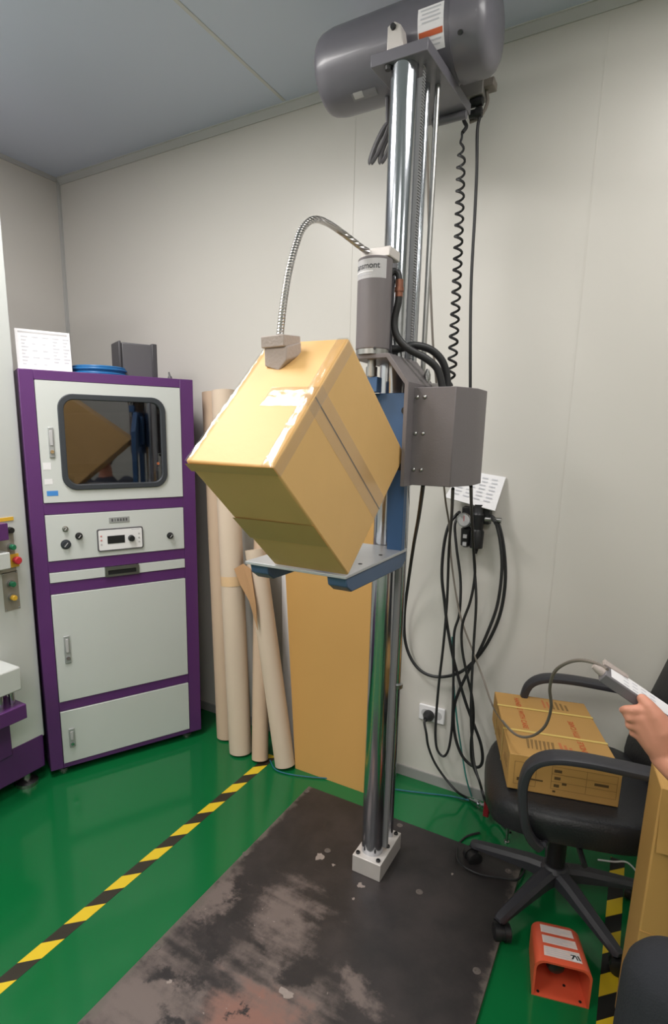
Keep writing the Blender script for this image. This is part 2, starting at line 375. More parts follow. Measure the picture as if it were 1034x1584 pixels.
# floor tapes
o = MB().box((-1.391, -1.2, 0), (-1.345, 2.03, .0008)).build('floor_tape', tape_mat('hazard_tape', -1.1283)); tag(o, 'yellow and black hazard tape running left of the black steel base plate', 'floor tape', 'hazard tape lines')
tapeA = o
o = MB().box((.055, -.6, 0), (.100, 2.13, .0008)).build('floor_tape', tape_mat('hazard_tape_right', -0.7720, (214, 184, 36), (20, 19, 18))); tag(o, 'yellow and black hazard tape running under the office chair by the orange pedal', 'floor tape', 'hazard tape lines')
tapeB = o

# ------------------------------------------------------------------ drop tester
DT = thing('drop_tester', 'tall grey and blue drop test machine with chrome column on a worn black steel plate', 'drop tester', (-0.6744, 1.63, 0))
bp_ = MB().box((-1.093, 0.4201, 0.0005), (-0.214, 1.8995, 0.012)).build('base_plate', M['plate'], DT, bevel=.0015, label='worn black steel base plate with scuffed front')
# bolts of the floor plate
for (x, y, z) in ((-1.082, 1.864, 0.012), (-1.084, 1.433, 0.012), (-1.079, 0.9932, 0.012), (-0.8386, 1.602, 0.012), (-0.6633, 1.869, 0.012), (-0.4864, 1.594, 0.012), (-0.2504, 1.845, 0.012), (-0.2493, 1.407, 0.012)):
    MB().lathe((x, y, .0118), (x, y, .0136), [(0, .0115), (.8, .0115), (1, .010), (1, .005), (.3, .004)], 16).build('plate_bolt', M['boltworn'], bp_)
# bare patches where the black paint has flaked off
def patch(cx, cy, r, seed, sx=1.0, sy=1.0):
    rr = random.Random(seed); n = 14; m_ = MB(); pts = []
    for i in range(n):
        a = 2 * math.pi * i / n; q = r * rr.uniform(.45, 1.25); pts.append((cx + sx * q * math.cos(a), cy + sy * q * math.sin(a), .0123))
    m_.quad(pts); return m_
for k, ((x, y, z), r_, sx_, sy_) in enumerate((((-0.8485, 1.562, 0.012), .016, 1, 1.3), ((-0.7877, 1.551, 0.012), .007, 1, 1), ((-0.6656, 1.517, 0.012), .013, 1, 1), ((-0.6622, 1.455, 0.012), .006, 1, 1), ((-0.6713, 1.072, 0.012), .022, 1.2, .8), ((-0.971, 0.932, 0.012), .007, 1, 1), ((-0.4156, 1.73, 0.012), .006, .6, 1.2))):
    patch(x, y, r_, k, sx_, sy_).build('flaked_patch', M['bare'], bp_)

blk = MB().box((-0.7208, 1.5628, 0.012), (-0.6155, 1.7532, 0.076)).build('base_block', M['alu'], DT, bevel=.002)
for (x, y) in ((-0.7074, 1.5794), (-0.6312, 1.5794), (-0.6302, 1.6608), (-0.6302, 1.7378), (-0.7083, 1.7378)):
    MB().lathe((x, y, .075), (x, y, .083), [(0, .0075), (.8, .0075), (1, .006), (1, .0035), (.4, .003)], 14).build('block_bolt', M['black'], blk)
cxm, cym = -0.6724, 1.6226
MB().lathe((cxm, cym, .0755), (cxm, cym, 2.468), [(0, .0375), (1, .0375)], 48).build('column', M['chrome'], DT)
# toothed strip on the back right of the column
m_ = MB(); m_.box((cxm + .034, cym + .012, .09), (cxm + .046, cym + .03, 2.4384))
for k in range(110):
    z = 1.70 + k * .0075
    m_.box((cxm + .046, cym + .012, z), (cxm + .0485, cym + .03, z + .004))
m_.build('drive_belt', M['greybelt'], DT)
rod = MB().lathe((-0.6469, 1.7202, 0.075), (-0.6469, 1.7202, 2.468), [(0, .0115), (1, .0115)], 20).build('guide_rod', M['chrome'], DT)
MB().lathe((-0.6469, 1.7202, 0.6526), (-0.6469, 1.7202, 0.6686), [(0, .013), (.05, .020), (.95, .020), (1, .013)], 24).build('collar', M['steel'], rod)
MB().lathe((-0.6204, 1.74, 1.629), (-0.6204, 1.74, 2.468), [(0, .008), (1, .008)], 16).build('lift_screw', M['steel'], DT)

# platen, arms and blue carriage
pl = MB().box((-0.88, 1.172, 1.1622), (-0.5824, 1.5794, 1.17)).build('platen', M['platen'], DT, bevel=.0012)
for (x, y) in ((-0.6106, 1.3113), (-0.6106, 1.4445), (-0.85, 1.2582)):
    MB().lathe((x, y, 1.1695), (x, y, 1.1712), [(0, .006), (1, .005)], 12).build('platen_screw', M['black'], pl)
def arm(xa, xb):
    prof = [(1.1809, 1.1617), (1.1869, 1.1388), (1.2136, 1.1213), (1.5499, 1.1164), (1.5794, 1.1359), (1.5794, 1.1617)]
    return MB().prism(prof, lambda p: (xa, p[0], p[1]), lambda p: (xb, p[0], p[1]))
arm(-0.639, -0.5852).build('support_arm', M['bluegrey'], DT, bevel=.003)
arm(-0.87, -0.815).build('support_arm', M['bluegrey'], DT, bevel=.003)
fork = [(-0.7779, 1.6169), (-0.5852, 1.6169), (-0.5852, 1.1622), (-0.6302, 1.1622), (-0.6371, 1.3433), (-0.6744, 1.4027), (-0.7863, 1.4027), (-0.823, 1.3433), (-0.827, 1.1622), (-0.873, 1.1622), (-0.873, 1.4988)]
car = MB().prism(fork, lambda p: (p[0], 1.5355, p[1]), lambda p: (p[0], 1.5628, p[1])).build('carriage', M['blue'], DT, bevel=.002)
MB().box((-0.7611, 1.5656, 1.4229), (-0.5978, 1.5858, 1.5918)).build('bearing_block', M['blue'], DT, bevel=.003)
MB().lathe((-0.5919, 1.536, 1.5686), (-0.5919, 1.5288, 1.5686), [(0, .012), (1, .010)], 16).build('adjuster_knob', M['black'], car)
MB().box((-0.6076, 1.5299, 1.4027), (-0.5919, 1.536, 1.4329)).build('latch', M['black'], car, bevel=.002)

# lift cylinder with its bracket, hood and control box
cyx, cyy = -.687, 1.508 #-0.6793, 1.5088
body = MB().lathe((cyx, cyy, 1.7297), (cyx, cyy, 1.9631), [(0, .0465), (1, .0465)], 48).build('lift_cylinder', M['pgrey'], DT, bevel=.003)
MB().lathe((cyx, cyy, 1.7167), (cyx, cyy, 1.7302), [(0, .0455), (1, .0455)], 40).build('steel_ring', M['steel'], body)
MB().cbox((cyx + .006, cyy + .018, 1.9759), (.086, .07, .026)).build('top_cap', M['alu'], body, bevel=.003)
R_ = .0467
def wrap(a0, z0, rr=R_): return lambda x, y: (cyx + rr * math.sin(a0 + x / rr), cyy - rr * math.cos(a0 + x / rr), z0 + y)
f_ = wrap(-.08, 1.9295)
m_ = MB(); N = 14
for i in range(N):
    xa, xb = -.056 + i * .112 / N, -.056 + (i + 1) * .112 / N
    m_.quad([f_(xa, -.022), f_(xb, -.022), f_(xb, .026), f_(xa, .026)])
lab = m_.build('name_label', M['label'], body, fix=False)
MB().text('Lansmont', .0212, wrap(-.20, 1.9379, .0470), bold=.0004).build('lettering', M['darkprint'], lab, smooth=0, fix=False)
m_ = MB(); f2 = wrap(-.20, 1.9295, .0470)
for i in range(N):
    xa, xb = -.042 + i * .066 / N, -.042 + (i + 1) * .066 / N
    m_.quad([f2(xa, -.0065), f2(xb, -.0065), f2(xb, -.0035), f2(xa, -.0035)])
m_.build('label_line', M['paper'], lab, fix=False)
m_ = MB()
for i in range(N):
    xa, xb = -.042 + i * .062 / N, -.042 + (i + .75) * .062 / N
    m_.quad([f2(xa, -.0135), f2(xb, -.0135), f2(xb, -.011), f2(xa, -.011)])
m_.build('label_line', M['ink'], lab, fix=False)
MB().lathe(f_(.03, -.20), Vector(f_(.03, -.20)) + Vector((0, -.001, 0)), [(0, .004), (1, .004)], 10).build('vent_hole', M['black'], body)
MB().lathe((cyx, cyy, 1.5918), (cyx, cyy, 1.7176), [(0, .010), (.55, .010), (.55, .016), (.75, .016), (.75, .012), (1, .012)], 16).build('piston_rod', M['steel'], DT)
MB().box((-0.7125, 1.4977, 1.6178), (-0.6646, 1.531, 1.6588)).build('clevis', M['blue'], DT, bevel=.002)

hood = [(-0.7318, 1.7167), (-0.6233, 1.7167), (-0.5627, 1.6402), (-0.5627, 1.3625), (-0.574, 1.3625), (-0.574, 1.6346), (-0.6292, 1.7045), (-0.7318, 1.7045)]
MB().prism(hood, lambda p: (p[0], 1.4722, p[1]), lambda p: (p[0], 1.696, p[1])).build('hood', M['pgrey'], DT, bevel=.0015)
foot_ = [(-0.573, 1.5188), (-0.4476, 1.5188), (-0.412, 1.607), (-0.412, 1.707), (-0.573, 1.707)]
cb = MB().prism(foot_, lambda p: (p[0], p[1], 1.3596 if p[1] < 1.5 else 1.3645), lambda p: (p[0], p[1], 1.629)).build('control_box', M['pgrey'], DT, bevel=.002)
for z in (1.603, 1.5062, 1.4078):
    for x in (-0.5534, -0.5318):
        MB().sphere((x, 1.5177, z), .0055, 12, (1, .7, 1)).build('box_screw', M['steel'], cb)

# pressure hoses from the cylinder to the control box
elb = MB().tube([(-0.6541, 1.535, 1.93), (-0.646, 1.542, 1.937), (-0.6357, 1.545, 1.931), (-0.6311, 1.545, 1.913)], .009, 10).build('hose_elbow', M['black'], DT)
hc = Vector((-0.6301, 1.545, 1.893))
MB().lathe(hc + Vector((0, 0, -.022)), hc + Vector((0, 0, .022)), [(0, .0105), (.3, .0105), (.3, .0128), (.55, .0128), (.55, .0105), (1, .0105)], 14).build('hose_clamp', M['copper'], DT)
MB().tube([(-0.6298, 1.545, 1.887), (-0.6319, 1.545, 1.854), (-0.6397, 1.545, 1.818), (-0.6382, 1.545, 1.787), (-0.6256, 1.55, 1.76), (-0.5977, 1.56, 1.734), (-0.5549, 1.58, 1.71), (-0.5264, 1.6, 1.68), (-0.5112, 1.61, 1.623)], .0100, 12).build('pressure_hose', M['blackcable'], DT)
MB().tube([(-0.6541, 1.566, 1.74), (-0.6285, 1.579, 1.742), (-0.5995, 1.593, 1.75), (-0.5612, 1.621, 1.741), (-0.5322, 1.641, 1.714), (-0.5182, 1.652, 1.676), (-0.511, 1.657, 1.626)], .0105, 12).build('pressure_hose', M['blackcable'], DT)
fit_ = (-0.5784, 1.663, 1.657)
MB().lathe((fit_[0], fit_[1], 1.6151), (fit_[0], fit_[1], fit_[2] + .035), [(0, .012), (.4, .012), (.4, .007), (.6, .007), (.6, .010), (.8, .010), (1, .004)], 14).build('air_fitting', M['steel'], DT)
MB().box((fit_[0] - .005, fit_[1] + .01, 1.6244), (fit_[0] + .045, fit_[1] + .04, 1.6523)).build('valve_block', M['alu'], DT, bevel=.002)

# gooseneck hold-down with foam block
cl = (-0.7205, 1.093, 1.655)
gn = [(cyx - .01, cyy - .005, 1.9787), (-0.7144, 1.478, 1.989), (-0.7447, 1.422, 2.014), (-0.7562, 1.356, 2.021), (-0.7548, 1.289, 2.007), (-0.7486, 1.228, 1.968), (-0.7384, 1.179, 1.911), (-0.7293, 1.138, 1.846), (-0.7227, 1.108, 1.772), (-0.7207, 1.093, 1.707)]
P_ = catmull(gn, 16); m_ = MB(); d_ = [0]
for a, b in zip(P_, P_[1:]): d_.append(d_[-1] + (b - a).length)
m_.tube(P_, .0082, 12, smooth=0)
gk = m_.build('gooseneck', M['goose'], DT)
top_ = P_[-1]
ry = Matrix.Translation(top_) @ Matrix.Rotation(math.radians(-6), 4, 'Z') @ Matrix.Rotation(math.radians(4), 4, 'X')
MB().cbox((.002, 0, -.010), (.064, .060, .024), ry).build('clamp_plate', M['foam'], DT, bevel=.002)
MB().prism([(-.027, -.022), (.036, -.022), (.036, -.050), (.012, -.072), (-.027, -.060)], lambda p: ry @ Vector((p[0], -.024, p[1])), lambda p: ry @ Vector((p[0], .03, p[1] + .012))).build('foam_block', M['foam'], DT, bevel=.003)

# head of the machine: mount plate, motor, wiring
MB().prism([(-0.7544, 1.5794), (-0.5959, 1.5822), (-0.580, 1.935), (-0.730, 1.935)], lambda p: (p[0], p[1], 2.466), lambda p: (p[0], p[1], 2.496)).build('mount_plate', M['mgrey'], DT, bevel=.002)
MB().lathe((-0.6891, 1.905, 2.456), (-0.584, 1.905, 2.456), [(0, .012), (1, .012)], 16).build('cross_roller', M['mgrey'], DT)
MB().lathe((-0.7091, 1.595, 2.456), (-0.7091, 1.595, 2.467), [(0, .008), (1, .010)], 12).build('mount_bolt', M['black'], DT)
mx0, mx1, my, mz, mr = -.998, -.474, 1.7895, 2.605, .112
L_ = mx1 - mx0
mo = MB().lathe((mx0, my, mz), (mx1, my, mz), [(0, .02), (0, .093), (.010, .101), (.030, .106), (.07, .110), (.10, mr), (.80, mr), (.806, mr + .004), (.935, mr + .004), (.965, mr - .004), (.985, mr - .018), (1, mr - .045), (1, .02)], 56).build('motor', M['mgrey'], DT)
bk = (-0.7012, 1.63, 2.545)
MB().prism([(-.728, 2.496), (-.676, 2.496), (-.690, 2.572), (-.708, 2.584), (-.728, 2.576)], lambda p: (p[0], 1.622, p[1]), lambda p: (p[0], 1.664, p[1])).build('clamp_bracket', M['alu'], DT, bevel=.003)
MB().lathe((-.710, 1.623, 2.570), (-.710, 1.615, 2.570), [(0, .008), (1, .007)], 14).build('bracket_bolt', M['black'], DT)
def onmotor(ang, x): return lambda a, b: (x + a, my - (mr + .0012) * math.cos(ang + b / mr), mz + (mr + .0012) * math.sin(ang + b / mr))
def patchm(ang, x, w_, h_, nm, ma, par, dr=.0, lbl=None):
    f = onmotor(ang, x); m_ = MB(); n_ = 8
    for i in range(n_):
        b0, b1 = -h_ / 2 + h_ * i / n_, -h_ / 2 + h_ * (i + 1) / n_
        q = [f(-w_ / 2, b0), f(w_ / 2, b0), f(w_ / 2, b1), f(-w_ / 2, b1)]
        if dr: q = [(p[0], my + (p[1] - my) * (1 + dr / mr), mz + (p[2] - mz) * (1 + dr / mr)) for p in q]
        m_.quad(q)
    return m_.build(nm, ma, par, label=lbl, fix=False)
wl = patchm(-.26, -.628, .072, .100, 'warning_label', M['paper'], mo, 0, 'white warning label with an orange stripe')
patchm(-.36, -.628, .066, .013, 'label_stripe', M['redink'], wl, .0006)
for k in range(6):
    patchm(.12 - k * .085 if k < 4 else -.50 - (k - 4) * .09, -.628, .056 - .008 * (k % 2), .0035, 'label_line', M['ink'], wl, .0006)
p2 = patchm(-.80, -.560, .036, .060, 'rating_plate', M['label'], mo)
patchm(-.86, -.560, .026, .030, 'plate_window', M['dark'], p2, .0006)
p3 = patchm(-1.16, -.850, .080, .026, 'rating_plate', M['mgrey2'], mo)
patchm(-1.12, -.868, .030, .020, 'plate_window', M['label'], p3, .0006)
MB().lathe((mx1 - .07, my - .105, mz - .062), (mx1 - .07, my - .117, mz - .069), [(0, .006), (1, .006)], 10).build('motor_screw', M['black'], mo)
# connector box and glands at the back right of the mount
jb = Vector((-0.6004, 2.02, 2.571))
MB().cbox(tuple(jb), (.075, .06, .05)).build('junction_box', M['jbox'], DT, bevel=.003)
MB().cbox(tuple(jb + Vector((.052, 0, .006))), (.032, .045, .024)).build('plug_connector', M['greycord'], DT, bevel=.003)
for z in (jb.z - .036, jb.z - .068):
    MB().lathe((jb.x - .005, 2.01, z), (jb.x + .034, 2.01, z), [(0, .013), (.5, .013), (.5, .016), (1, .014)], 14).build('cable_gland', M['black'], DT)
MB().tube([tuple(jb + Vector((.066, 0, .006))), (-0.5576, 2.02, 2.565), (-0.5534, 2.02, 2.535), (-0.5653, 2.02, 2.506), (-0.5846, 2.02, 2.492), (-0.6069, 2.02, 2.488)], .0052, 8).build('loop_lead', M['greycord'], DT)
MB().tube([(-0.6289, 1.97, 2.56), (-0.6191, 1.97, 2.536), (-0.6148, 1.97, 2.503), (-0.6092, 1.965, 2.471), (-0.5982, 1.96, 2.449), (-0.6048, 1.945, 2.428)], .0058, 8).build('signal_lead', M['blackcable'], DT)
# two dark strap loops hanging under the motor
for (pa, pb, top) in (((-0.7842, 1.775, 2.421), (-0.8359, 1.775, 2.326), (-0.7896, 1.775, 2.494)), ((-0.777, 1.79, 2.403), (-0.8078, 1.79, 2.328), (-0.7878, 1.79, 2.501))):
    pa, pb, top = Vector(pa), Vector(pb), Vector(top); c0 = (pa + pb) / 2; hd_ = (pb - pa) / 2; ring = []
    for i in range(25):
        a = 2 * math.pi * i / 24
        ring.append(c0 + hd_ * math.cos(a) + Vector((.009 * math.sin(a), .004 * math.sin(a), .002 * math.sin(a))))
    m_ = MB(); m_.tube([top, pa], .006, 8, smooth=0); m_.tube(ring, .0075, 8, smooth=0)
    m_.build('strap_loop', M['darkbox'], DT)

# ------------------------------------------------------------------ carton being dropped
xr, xl = -.580, -.792
Fp, Bp, Cp, Dp = (1.1809, 1.1705), (0.8586, 1.44), (1.1506, 1.7045), (1.5188, 1.4472)
CT = thing('carton', 'large taped kraft carton balanced on its edge on the drop tester platen', 'carton', (-0.6982, 1.1809, 1.1705))
m_ = MB(); prof = [Fp, Dp, Cp, Bp]
m_.prism(prof, lambda p: (xl, p[0], p[1] + (.004 if p is not Fp else 0)), lambda p: (xr, p[0], p[1]))
ctn = m_.build('box_body', M['carton'], CT, bevel=.005, seg=3)
def rp(s, t, off=.0006):   # right face: s along B->C side, t along B->F
    a = [Bp[i] * (1 - s) * (1 - t) + Cp[i] * s * (1 - t) + Fp[i] * (1 - s) * t + Dp[i] * s * t for i in (0, 1)]
    return (xr + off, a[0], a[1])
MB().quad([rp(.502, .005, .0005), rp(.512, .005, .0005), rp(.512, .995, .0005), rp(.502, .995, .0005)]).build('flap_seam', M['seam'], CT, smooth=0, fix=False)
MB().quad([rp(.42, .0, .001), rp(.60, .0, .001), rp(.60, 1, .001), rp(.42, 1, .001)]).build('packing_tape', M['clear_tape'], CT, smooth=0, fix=False)
nT = Vector((0, -(Cp[1] - Bp[1]), Cp[0] - Bp[0])).normalized()
def tp(u, s, off=.001):    # top face: u from right to left edge, s along B->C
    return Vector((xr + (xl - xr) * u, Bp[0] + (Cp[0] - Bp[0]) * s, Bp[1] + (Cp[1] - Bp[1]) * s + .004 * u)) + nT * off
rr = random.Random(3)
def wrinkled(fn, ua, ub, sa, sb, nu, ns, amp, name, mt=None):
    m_ = MB(); g = []
    for i in range(nu + 1):
        row = []
        for j in range(ns + 1):
            e = .0012 + (amp * rr.random() if 0 < i < nu and 0 < j < ns else 0)
            row.append(m_.bm.verts.new(fn(ua + (ub - ua) * i / nu, sa + (sb - sa) * j / ns, e)))
        g.append(row)
    for i in range(nu):
        for j in range(ns): m_.bm.faces.new((g[i][j], g[i][j + 1], g[i + 1][j + 1], g[i + 1][j]))
    return m_.build(name, mt or M['clear_tape'], CT, smooth=180)
wrinkled(tp, .0, .13, .0, 1.0, 6, 44, .0034, 'edge_tape')
wrinkled(tp, .0, .55, .43, .58, 16, 8, .0026, 'packing_tape')
wrinkled(tp, .93, 1.0, .0, 1.0, 4, 40, .003, 'edge_tape')
wrinkled(lambda u, s, e: rp(s, u, e + .0004), .0, .07, .0, 1.0, 3, 34, .0012, 'edge_tape')
nF = Vector((0, -(Bp[1] - Fp[1]), -(Fp[0] - Bp[0]))).normalized()
def fp_(u, s, off=.001): return Vector((xr + (xl - xr) * u, Bp[0] + (Fp[0] - Bp[0]) * s, Bp[1] + (Fp[1] - Bp[1]) * s)) + nF * off
wrinkled(fp_, .0, 1.0, .47, .68, 12, 5, .0003, 'packing_tape', M['dull_tape'])
wrinkled(fp_, .0, 1.0, .0, .06, 16, 2, .0005, 'edge_tape', M['dull_tape'])

# ------------------------------------------------------------------ purple test cabinet
CABY = math.atan2(.625, .314)
CB = thing('test_cabinet', 'tall purple framed test cabinet with pale doors and a dark window', 'cabinet', (-2.089, 1.365, 0), CABY, local=True)
# local frame: x along the front (0..0.668), y depth behind the front, z up
CW, CH, CD = .6995, 1.7295, .48
m_ = MB()
zb = .035
ov = .002
Q = dict(top=((0.0506, 1.691), (0.6329, 1.694), (0.6346, 1.213), (0.0515, 1.21)), ctl=((0.0518, 1.164), (0.6393, 1.165), (0.6396, 0.9684), (0.0519, 0.9717)),
         drw=((0.0517, 0.9226), (0.6415, 0.925), (0.6402, 0.8799), (0.0502, 0.8774)), mid=((0.0525, 0.8286), (0.6356, 0.8324), (0.6391, 0.3465), (0.055, 0.3471)), bot=((0.0573, 0.3041), (0.6412, 0.3038), (0.6413, 0.0593), (0.0565, 0.0534)))
XL, XR = (sum(q[0][0] + q[3][0] for q in Q.values()) / 10, sum(q[1][0] + q[2][0] for q in Q.values()) / 10)
ZZ = {k: ((q[0][1] + q[1][1]) / 2, (q[2][1] + q[3][1]) / 2) for k, q in Q.items()}
# carcass: outer posts, rails between the doors, sides, back, top
m_.box((0, 0, zb), (XL, .05, CH)); m_.box((XR, 0, zb), (CW, .05, CH))
zs = [CH, ZZ['top'][0], ZZ['top'][1], ZZ['ctl'][0], ZZ['ctl'][1], ZZ['drw'][0], ZZ['drw'][1], ZZ['mid'][0], ZZ['mid'][1], ZZ['bot'][0], ZZ['bot'][1], zb]
for k in range(0, 12, 2): m_.box((XL, 0, zs[k + 1]), (XR, .05, zs[k]))
m_.box((0, .05, zb), (.012, CD, CH)); m_.box((CW - .012, .05, zb), (CW, CD, CH)); m_.box((.012, CD - .012, zb), (CW - .012, CD, CH)); m_.box((.012, .05, CH - .012), (CW - .012, CD - .012, CH))
m_.build('frame', M['purple'], CB, bevel=.002)
for (x, y) in ((.06, .06), (.64, .06), (.06, .42), (.64, .42)):
    MB().lathe((x, y, 0), (x, y, .036), [(0, .026), (.3, .026), (.45, .012), (1, .012)], 18).build('levelling_foot', M['steel'], CB)
def panel(k, name, lbl=None):
    return MB().box((XL + .002, -.004, ZZ[k][1] + .002), (XR - .002, .014, ZZ[k][0] - .002))
def rrect(cx, cz, w_, h_, r, n=6):
    pts = []
    for (sx, sz, a0) in ((1, 1, 0), (-1, 1, 90), (-1, -1, 180), (1, -1, 270)):
        for i in range(n + 1):
            a = math.radians(a0 + 90 * i / n); pts.append((cx + sx * (w_ / 2 - r) + r * math.cos(a), cz + sz * (h_ / 2 - r) + r * math.sin(a)))
    return pts
def ringprism(mb, outer, inner, y0, y1):
    n = len(outer); V = lambda p, y: mb.bm.verts.new(Vector((p[0], y, p[1])))
    of, inf, ob, ib = [V(p, y0) for p in outer], [V(p, y0) for p in inner], [V(p, y1) for p in outer], [V(p, y1) for p in inner]
    for i in range(n):
        j = (i + 1) % n
        for a, b in ((of, inf), (inf, ib), (ib, ob), (ob, of)): mb.bm.faces.new((a[i], a[j], b[j], b[i]))
    return mb
# upper door with the window
w0, w1, w2, w3 = (0.1279, 1.642), (0.5659, 1.646), (0.5667, 1.262), (0.1311, 1.26)
wcx = (w0[0] + w1[0] + w2[0] + w3[0]) / 4; wcz = (w0[1] + w1[1] + w2[1] + w3[1]) / 4
ww = (w1[0] + w2[0] - w0[0] - w3[0]) / 2; wh = (w0[1] + w1[1] - w2[1] - w3[1]) / 2
dcx, dcz = (XL + XR) / 2, (ZZ['top'][0] + ZZ['top'][1]) / 2
dw, dh = XR - XL - .004, ZZ['top'][0] - ZZ['top'][1] - .004
oo = rrect(dcx, dcz, dw, dh, .002, 6); ii = rrect(wcx, wcz, ww - .02, wh - .02, .05, 6)
td = ringprism(MB(), oo, ii, -.004, .014).build('upper_door', M['white'], CB)
ringprism(MB(), rrect(wcx, wcz, ww, wh, .058, 8), rrect(wcx, wcz, ww - .045, wh - .045, .040, 8), -.012, .016).build('window_gasket', M['rubber'], td, bevel=.003)
MB().prism(rrect(wcx, wcz, ww - .044, wh - .044, .040, 8), lambda p: (p[0], -.002, p[1]), lambda p: (p[0], .003, p[1])).build('window_pane', M['glass'], td)
# test chamber behind the pane
x0_, x1_, z0_, z1_ = wcx - ww / 2 - .01, wcx + ww / 2 + .01, wcz - wh / 2 - .01, wcz + wh / 2 + .01
m_ = MB()
m_.quad([(x0_, .42, z0_), (x1_, .42, z0_), (x1_, .42, z1_), (x0_, .42, z1_)]); m_.quad([(x0_, .02, z0_), (x0_, .42, z0_), (x0_, .42, z1_), (x0_, .02, z1_)])
m_.quad([(x1_, .02, z0_), (x1_, .42, z0_), (x1_, .42, z1_), (x1_, .02, z1_)]); m_.quad([(x0_, .02, z0_), (x1_, .02, z0_), (x1_, .42, z0_), (x0_, .42, z0_)])
m_.quad([(x0_, .02, z1_), (x1_, .02, z1_), (x1_, .42, z1_), (x0_, .42, z1_)])
ch_ = m_.build('test_chamber', M['dark'], CB)
MB().box((wcx - .16, .06, wcz - wh / 2 + .03), (wcx + .17, .30, wcz - wh / 2 + .05)).build('sample_tray', M['steel'], ch_)
m_ = MB(); g = []
for i in range(13):
    row = []
    for j in range(9):
        row.append(m_.bm.verts.new((wcx - ww * .44 + i * ww * .70 / 12, .045 + .012 * math.sin(i * 1.1 + j * .7) + .01 * rr.random(), wcz - wh * .24 + j * wh * .55 / 8 + .012 * i / 12)))
    g.append(row)
for i in range(12):
    for j in range(8): m_.bm.faces.new((g[i][j], g[i + 1][j], g[i + 1][j + 1], g[i][j + 1]))
m_.build('sample_bag', M['bag'], ch_)
lx_, lz_ = (0.5322, 1.363)
MB().cbox((lx_ - .003, .012, lz_ - .022), (.022, .01, .020)).build('indicator_switch', M['label'], ch_)
MB().sphere((lx_, .010, lz_), .006, 10).build('indicator_lamp', M['led'], ch_)
def latch(c0, c1, par):
    (xa, za), (xb, zb_) = c0, c1
    xa, xb = min(xa, xb), max(xa, xb); za, zb_ = max(za, zb_), min(za, zb_)
    h = MB().box((xa, -.010, zb_), (xb, -.0035, za)).build('handle', M['handle'], par, bevel=.002)
    xm = (xa + xb) / 2
    MB().box((xm - .006, -.013, zb_ + (za - zb_) * .40), (xm + .006, -.0095, za - .012)).build('lever', M['label'], h, bevel=.002)
    MB().lathe((xm, -.0095, zb_ + (za - zb_) * .2), (xm, -.0155, zb_ + (za - zb_) * .2), [(0, .008), (1, .007)], 14).build('lock', M['chrome'], h)
    return h
latch((0.0883, 1.512), (0.1085, 1.393), td)
for (c, s_, mm, nm) in (((0.0764, 1.36), (.030, .028), 'paper', 'paper_sticker'), ((0.078, 1.298), (.030, .022), 'paper', 'paper_sticker'), ((0.0892, 1.251), (.042, .020), 'sky', 'blue_sticker')):
    MB().box((c[0] - s_[0] / 2, -.0048, c[1] - s_[1] / 2), (c[0] + s_[0] / 2, -.0042, c[1] + s_[1] / 2)).build(nm, M[mm], td, smooth=0)
cp = panel('ctl', 'x').build('control_panel', M['white'], CB, bevel=.001)
def knob(c, r, par, mm, d=.018, name='knob'):
    k = MB().lathe((c[0], -.004, c[1]), (c[0], -.004 - d, c[1]), [(0, r * 1.35), (.2, r * 1.35), (.25, r), (1, r * .9)], 20).build(name, M[mm], par)
    MB().box((c[0] - .0015, -.0052 - d, c[1] - r * .7), (c[0] + .0015, -.0038 - d, c[1] + r * .7), Matrix.Translation((c[0], 0, c[1])) @ Matrix.Rotation(.7, 4, 'Y') @ Matrix.Translation((-c[0], 0, -c[1]))).build('pointer', M['label'], k, smooth=0)
knob((0.1272, 1.103), .009, cp, 'steel', .012, 'key_switch'); knob((0.1783, 1.069), .011, cp, 'black'); knob((0.1254, 1.038), .015, cp, 'rubber', .012, 'round_lock'); knob((0.5696, 1.038), .011, cp, 'black')
n0, n1 = (0.3038, 1.139), (0.3902, 1.114)
npz = (n0[1] + n1[1]) / 2
nm_ = MB().box((n0[0], -.006, npz - .0125), (n1[0], -.0038, npz + .0125)).build('name_plate', M['handle'], cp, bevel=.001)
for k in range(6):
    xa = n0[0] + .010 + k * .012
    MB().box((xa, -.0066, npz - .006), (xa + .007, -.0058, npz + .006)).build('raised_letter', M['darkbox'], nm_, smooth=0) if k not in (1,) else MB().box((xa + .002, -.0066, npz - .006), (xa + .005, -.0058, npz + .006)).build('raised_letter', M['darkbox'], nm_, smooth=0)
e0, e1, e2, e3 = (0.2506, 1.092), (0.4458, 1.09), (0.4445, 0.9933), (0.2503, 0.9951)
ex0, ex1 = (e0[0] + e3[0]) / 2, (e1[0] + e2[0]) / 2; ez1, ez0 = (e0[1] + e1[1]) / 2, (e2[1] + e3[1]) / 2
eu = MB().prism(rrect((ex0 + ex1) / 2, (ez0 + ez1) / 2, ex1 - ex0, ez1 - ez0, .008), lambda p: (p[0], -.010, p[1]), lambda p: (p[0], -.003, p[1])).build('controller', M['darkbox'], cp)
MB().prism(rrect((ex0 + ex1) / 2, (ez0 + ez1) / 2, ex1 - ex0 - .010, ez1 - ez0 - .010, .006), lambda p: (p[0], -.0108, p[1]), lambda p: (p[0], -.009, p[1])).build('controller_face', M['paper'], eu)
s0, s1 = (0.2917, 1.065), (0.3648, 1.021)
MB().box((s0[0], -.0118, (ez0 + ez1) / 2 - .017), (s1[0], -.0104, (ez0 + ez1) / 2 + .017)).build('screen', M['black'], eu)
kc = (0.3925, 1.043)
MB().lathe((kc[0], -.0105, kc[1]), (kc[0], -.026, kc[1]), [(0, .014), (.9, .013), (1, .011)], 22).build('dial', M['black'], eu)
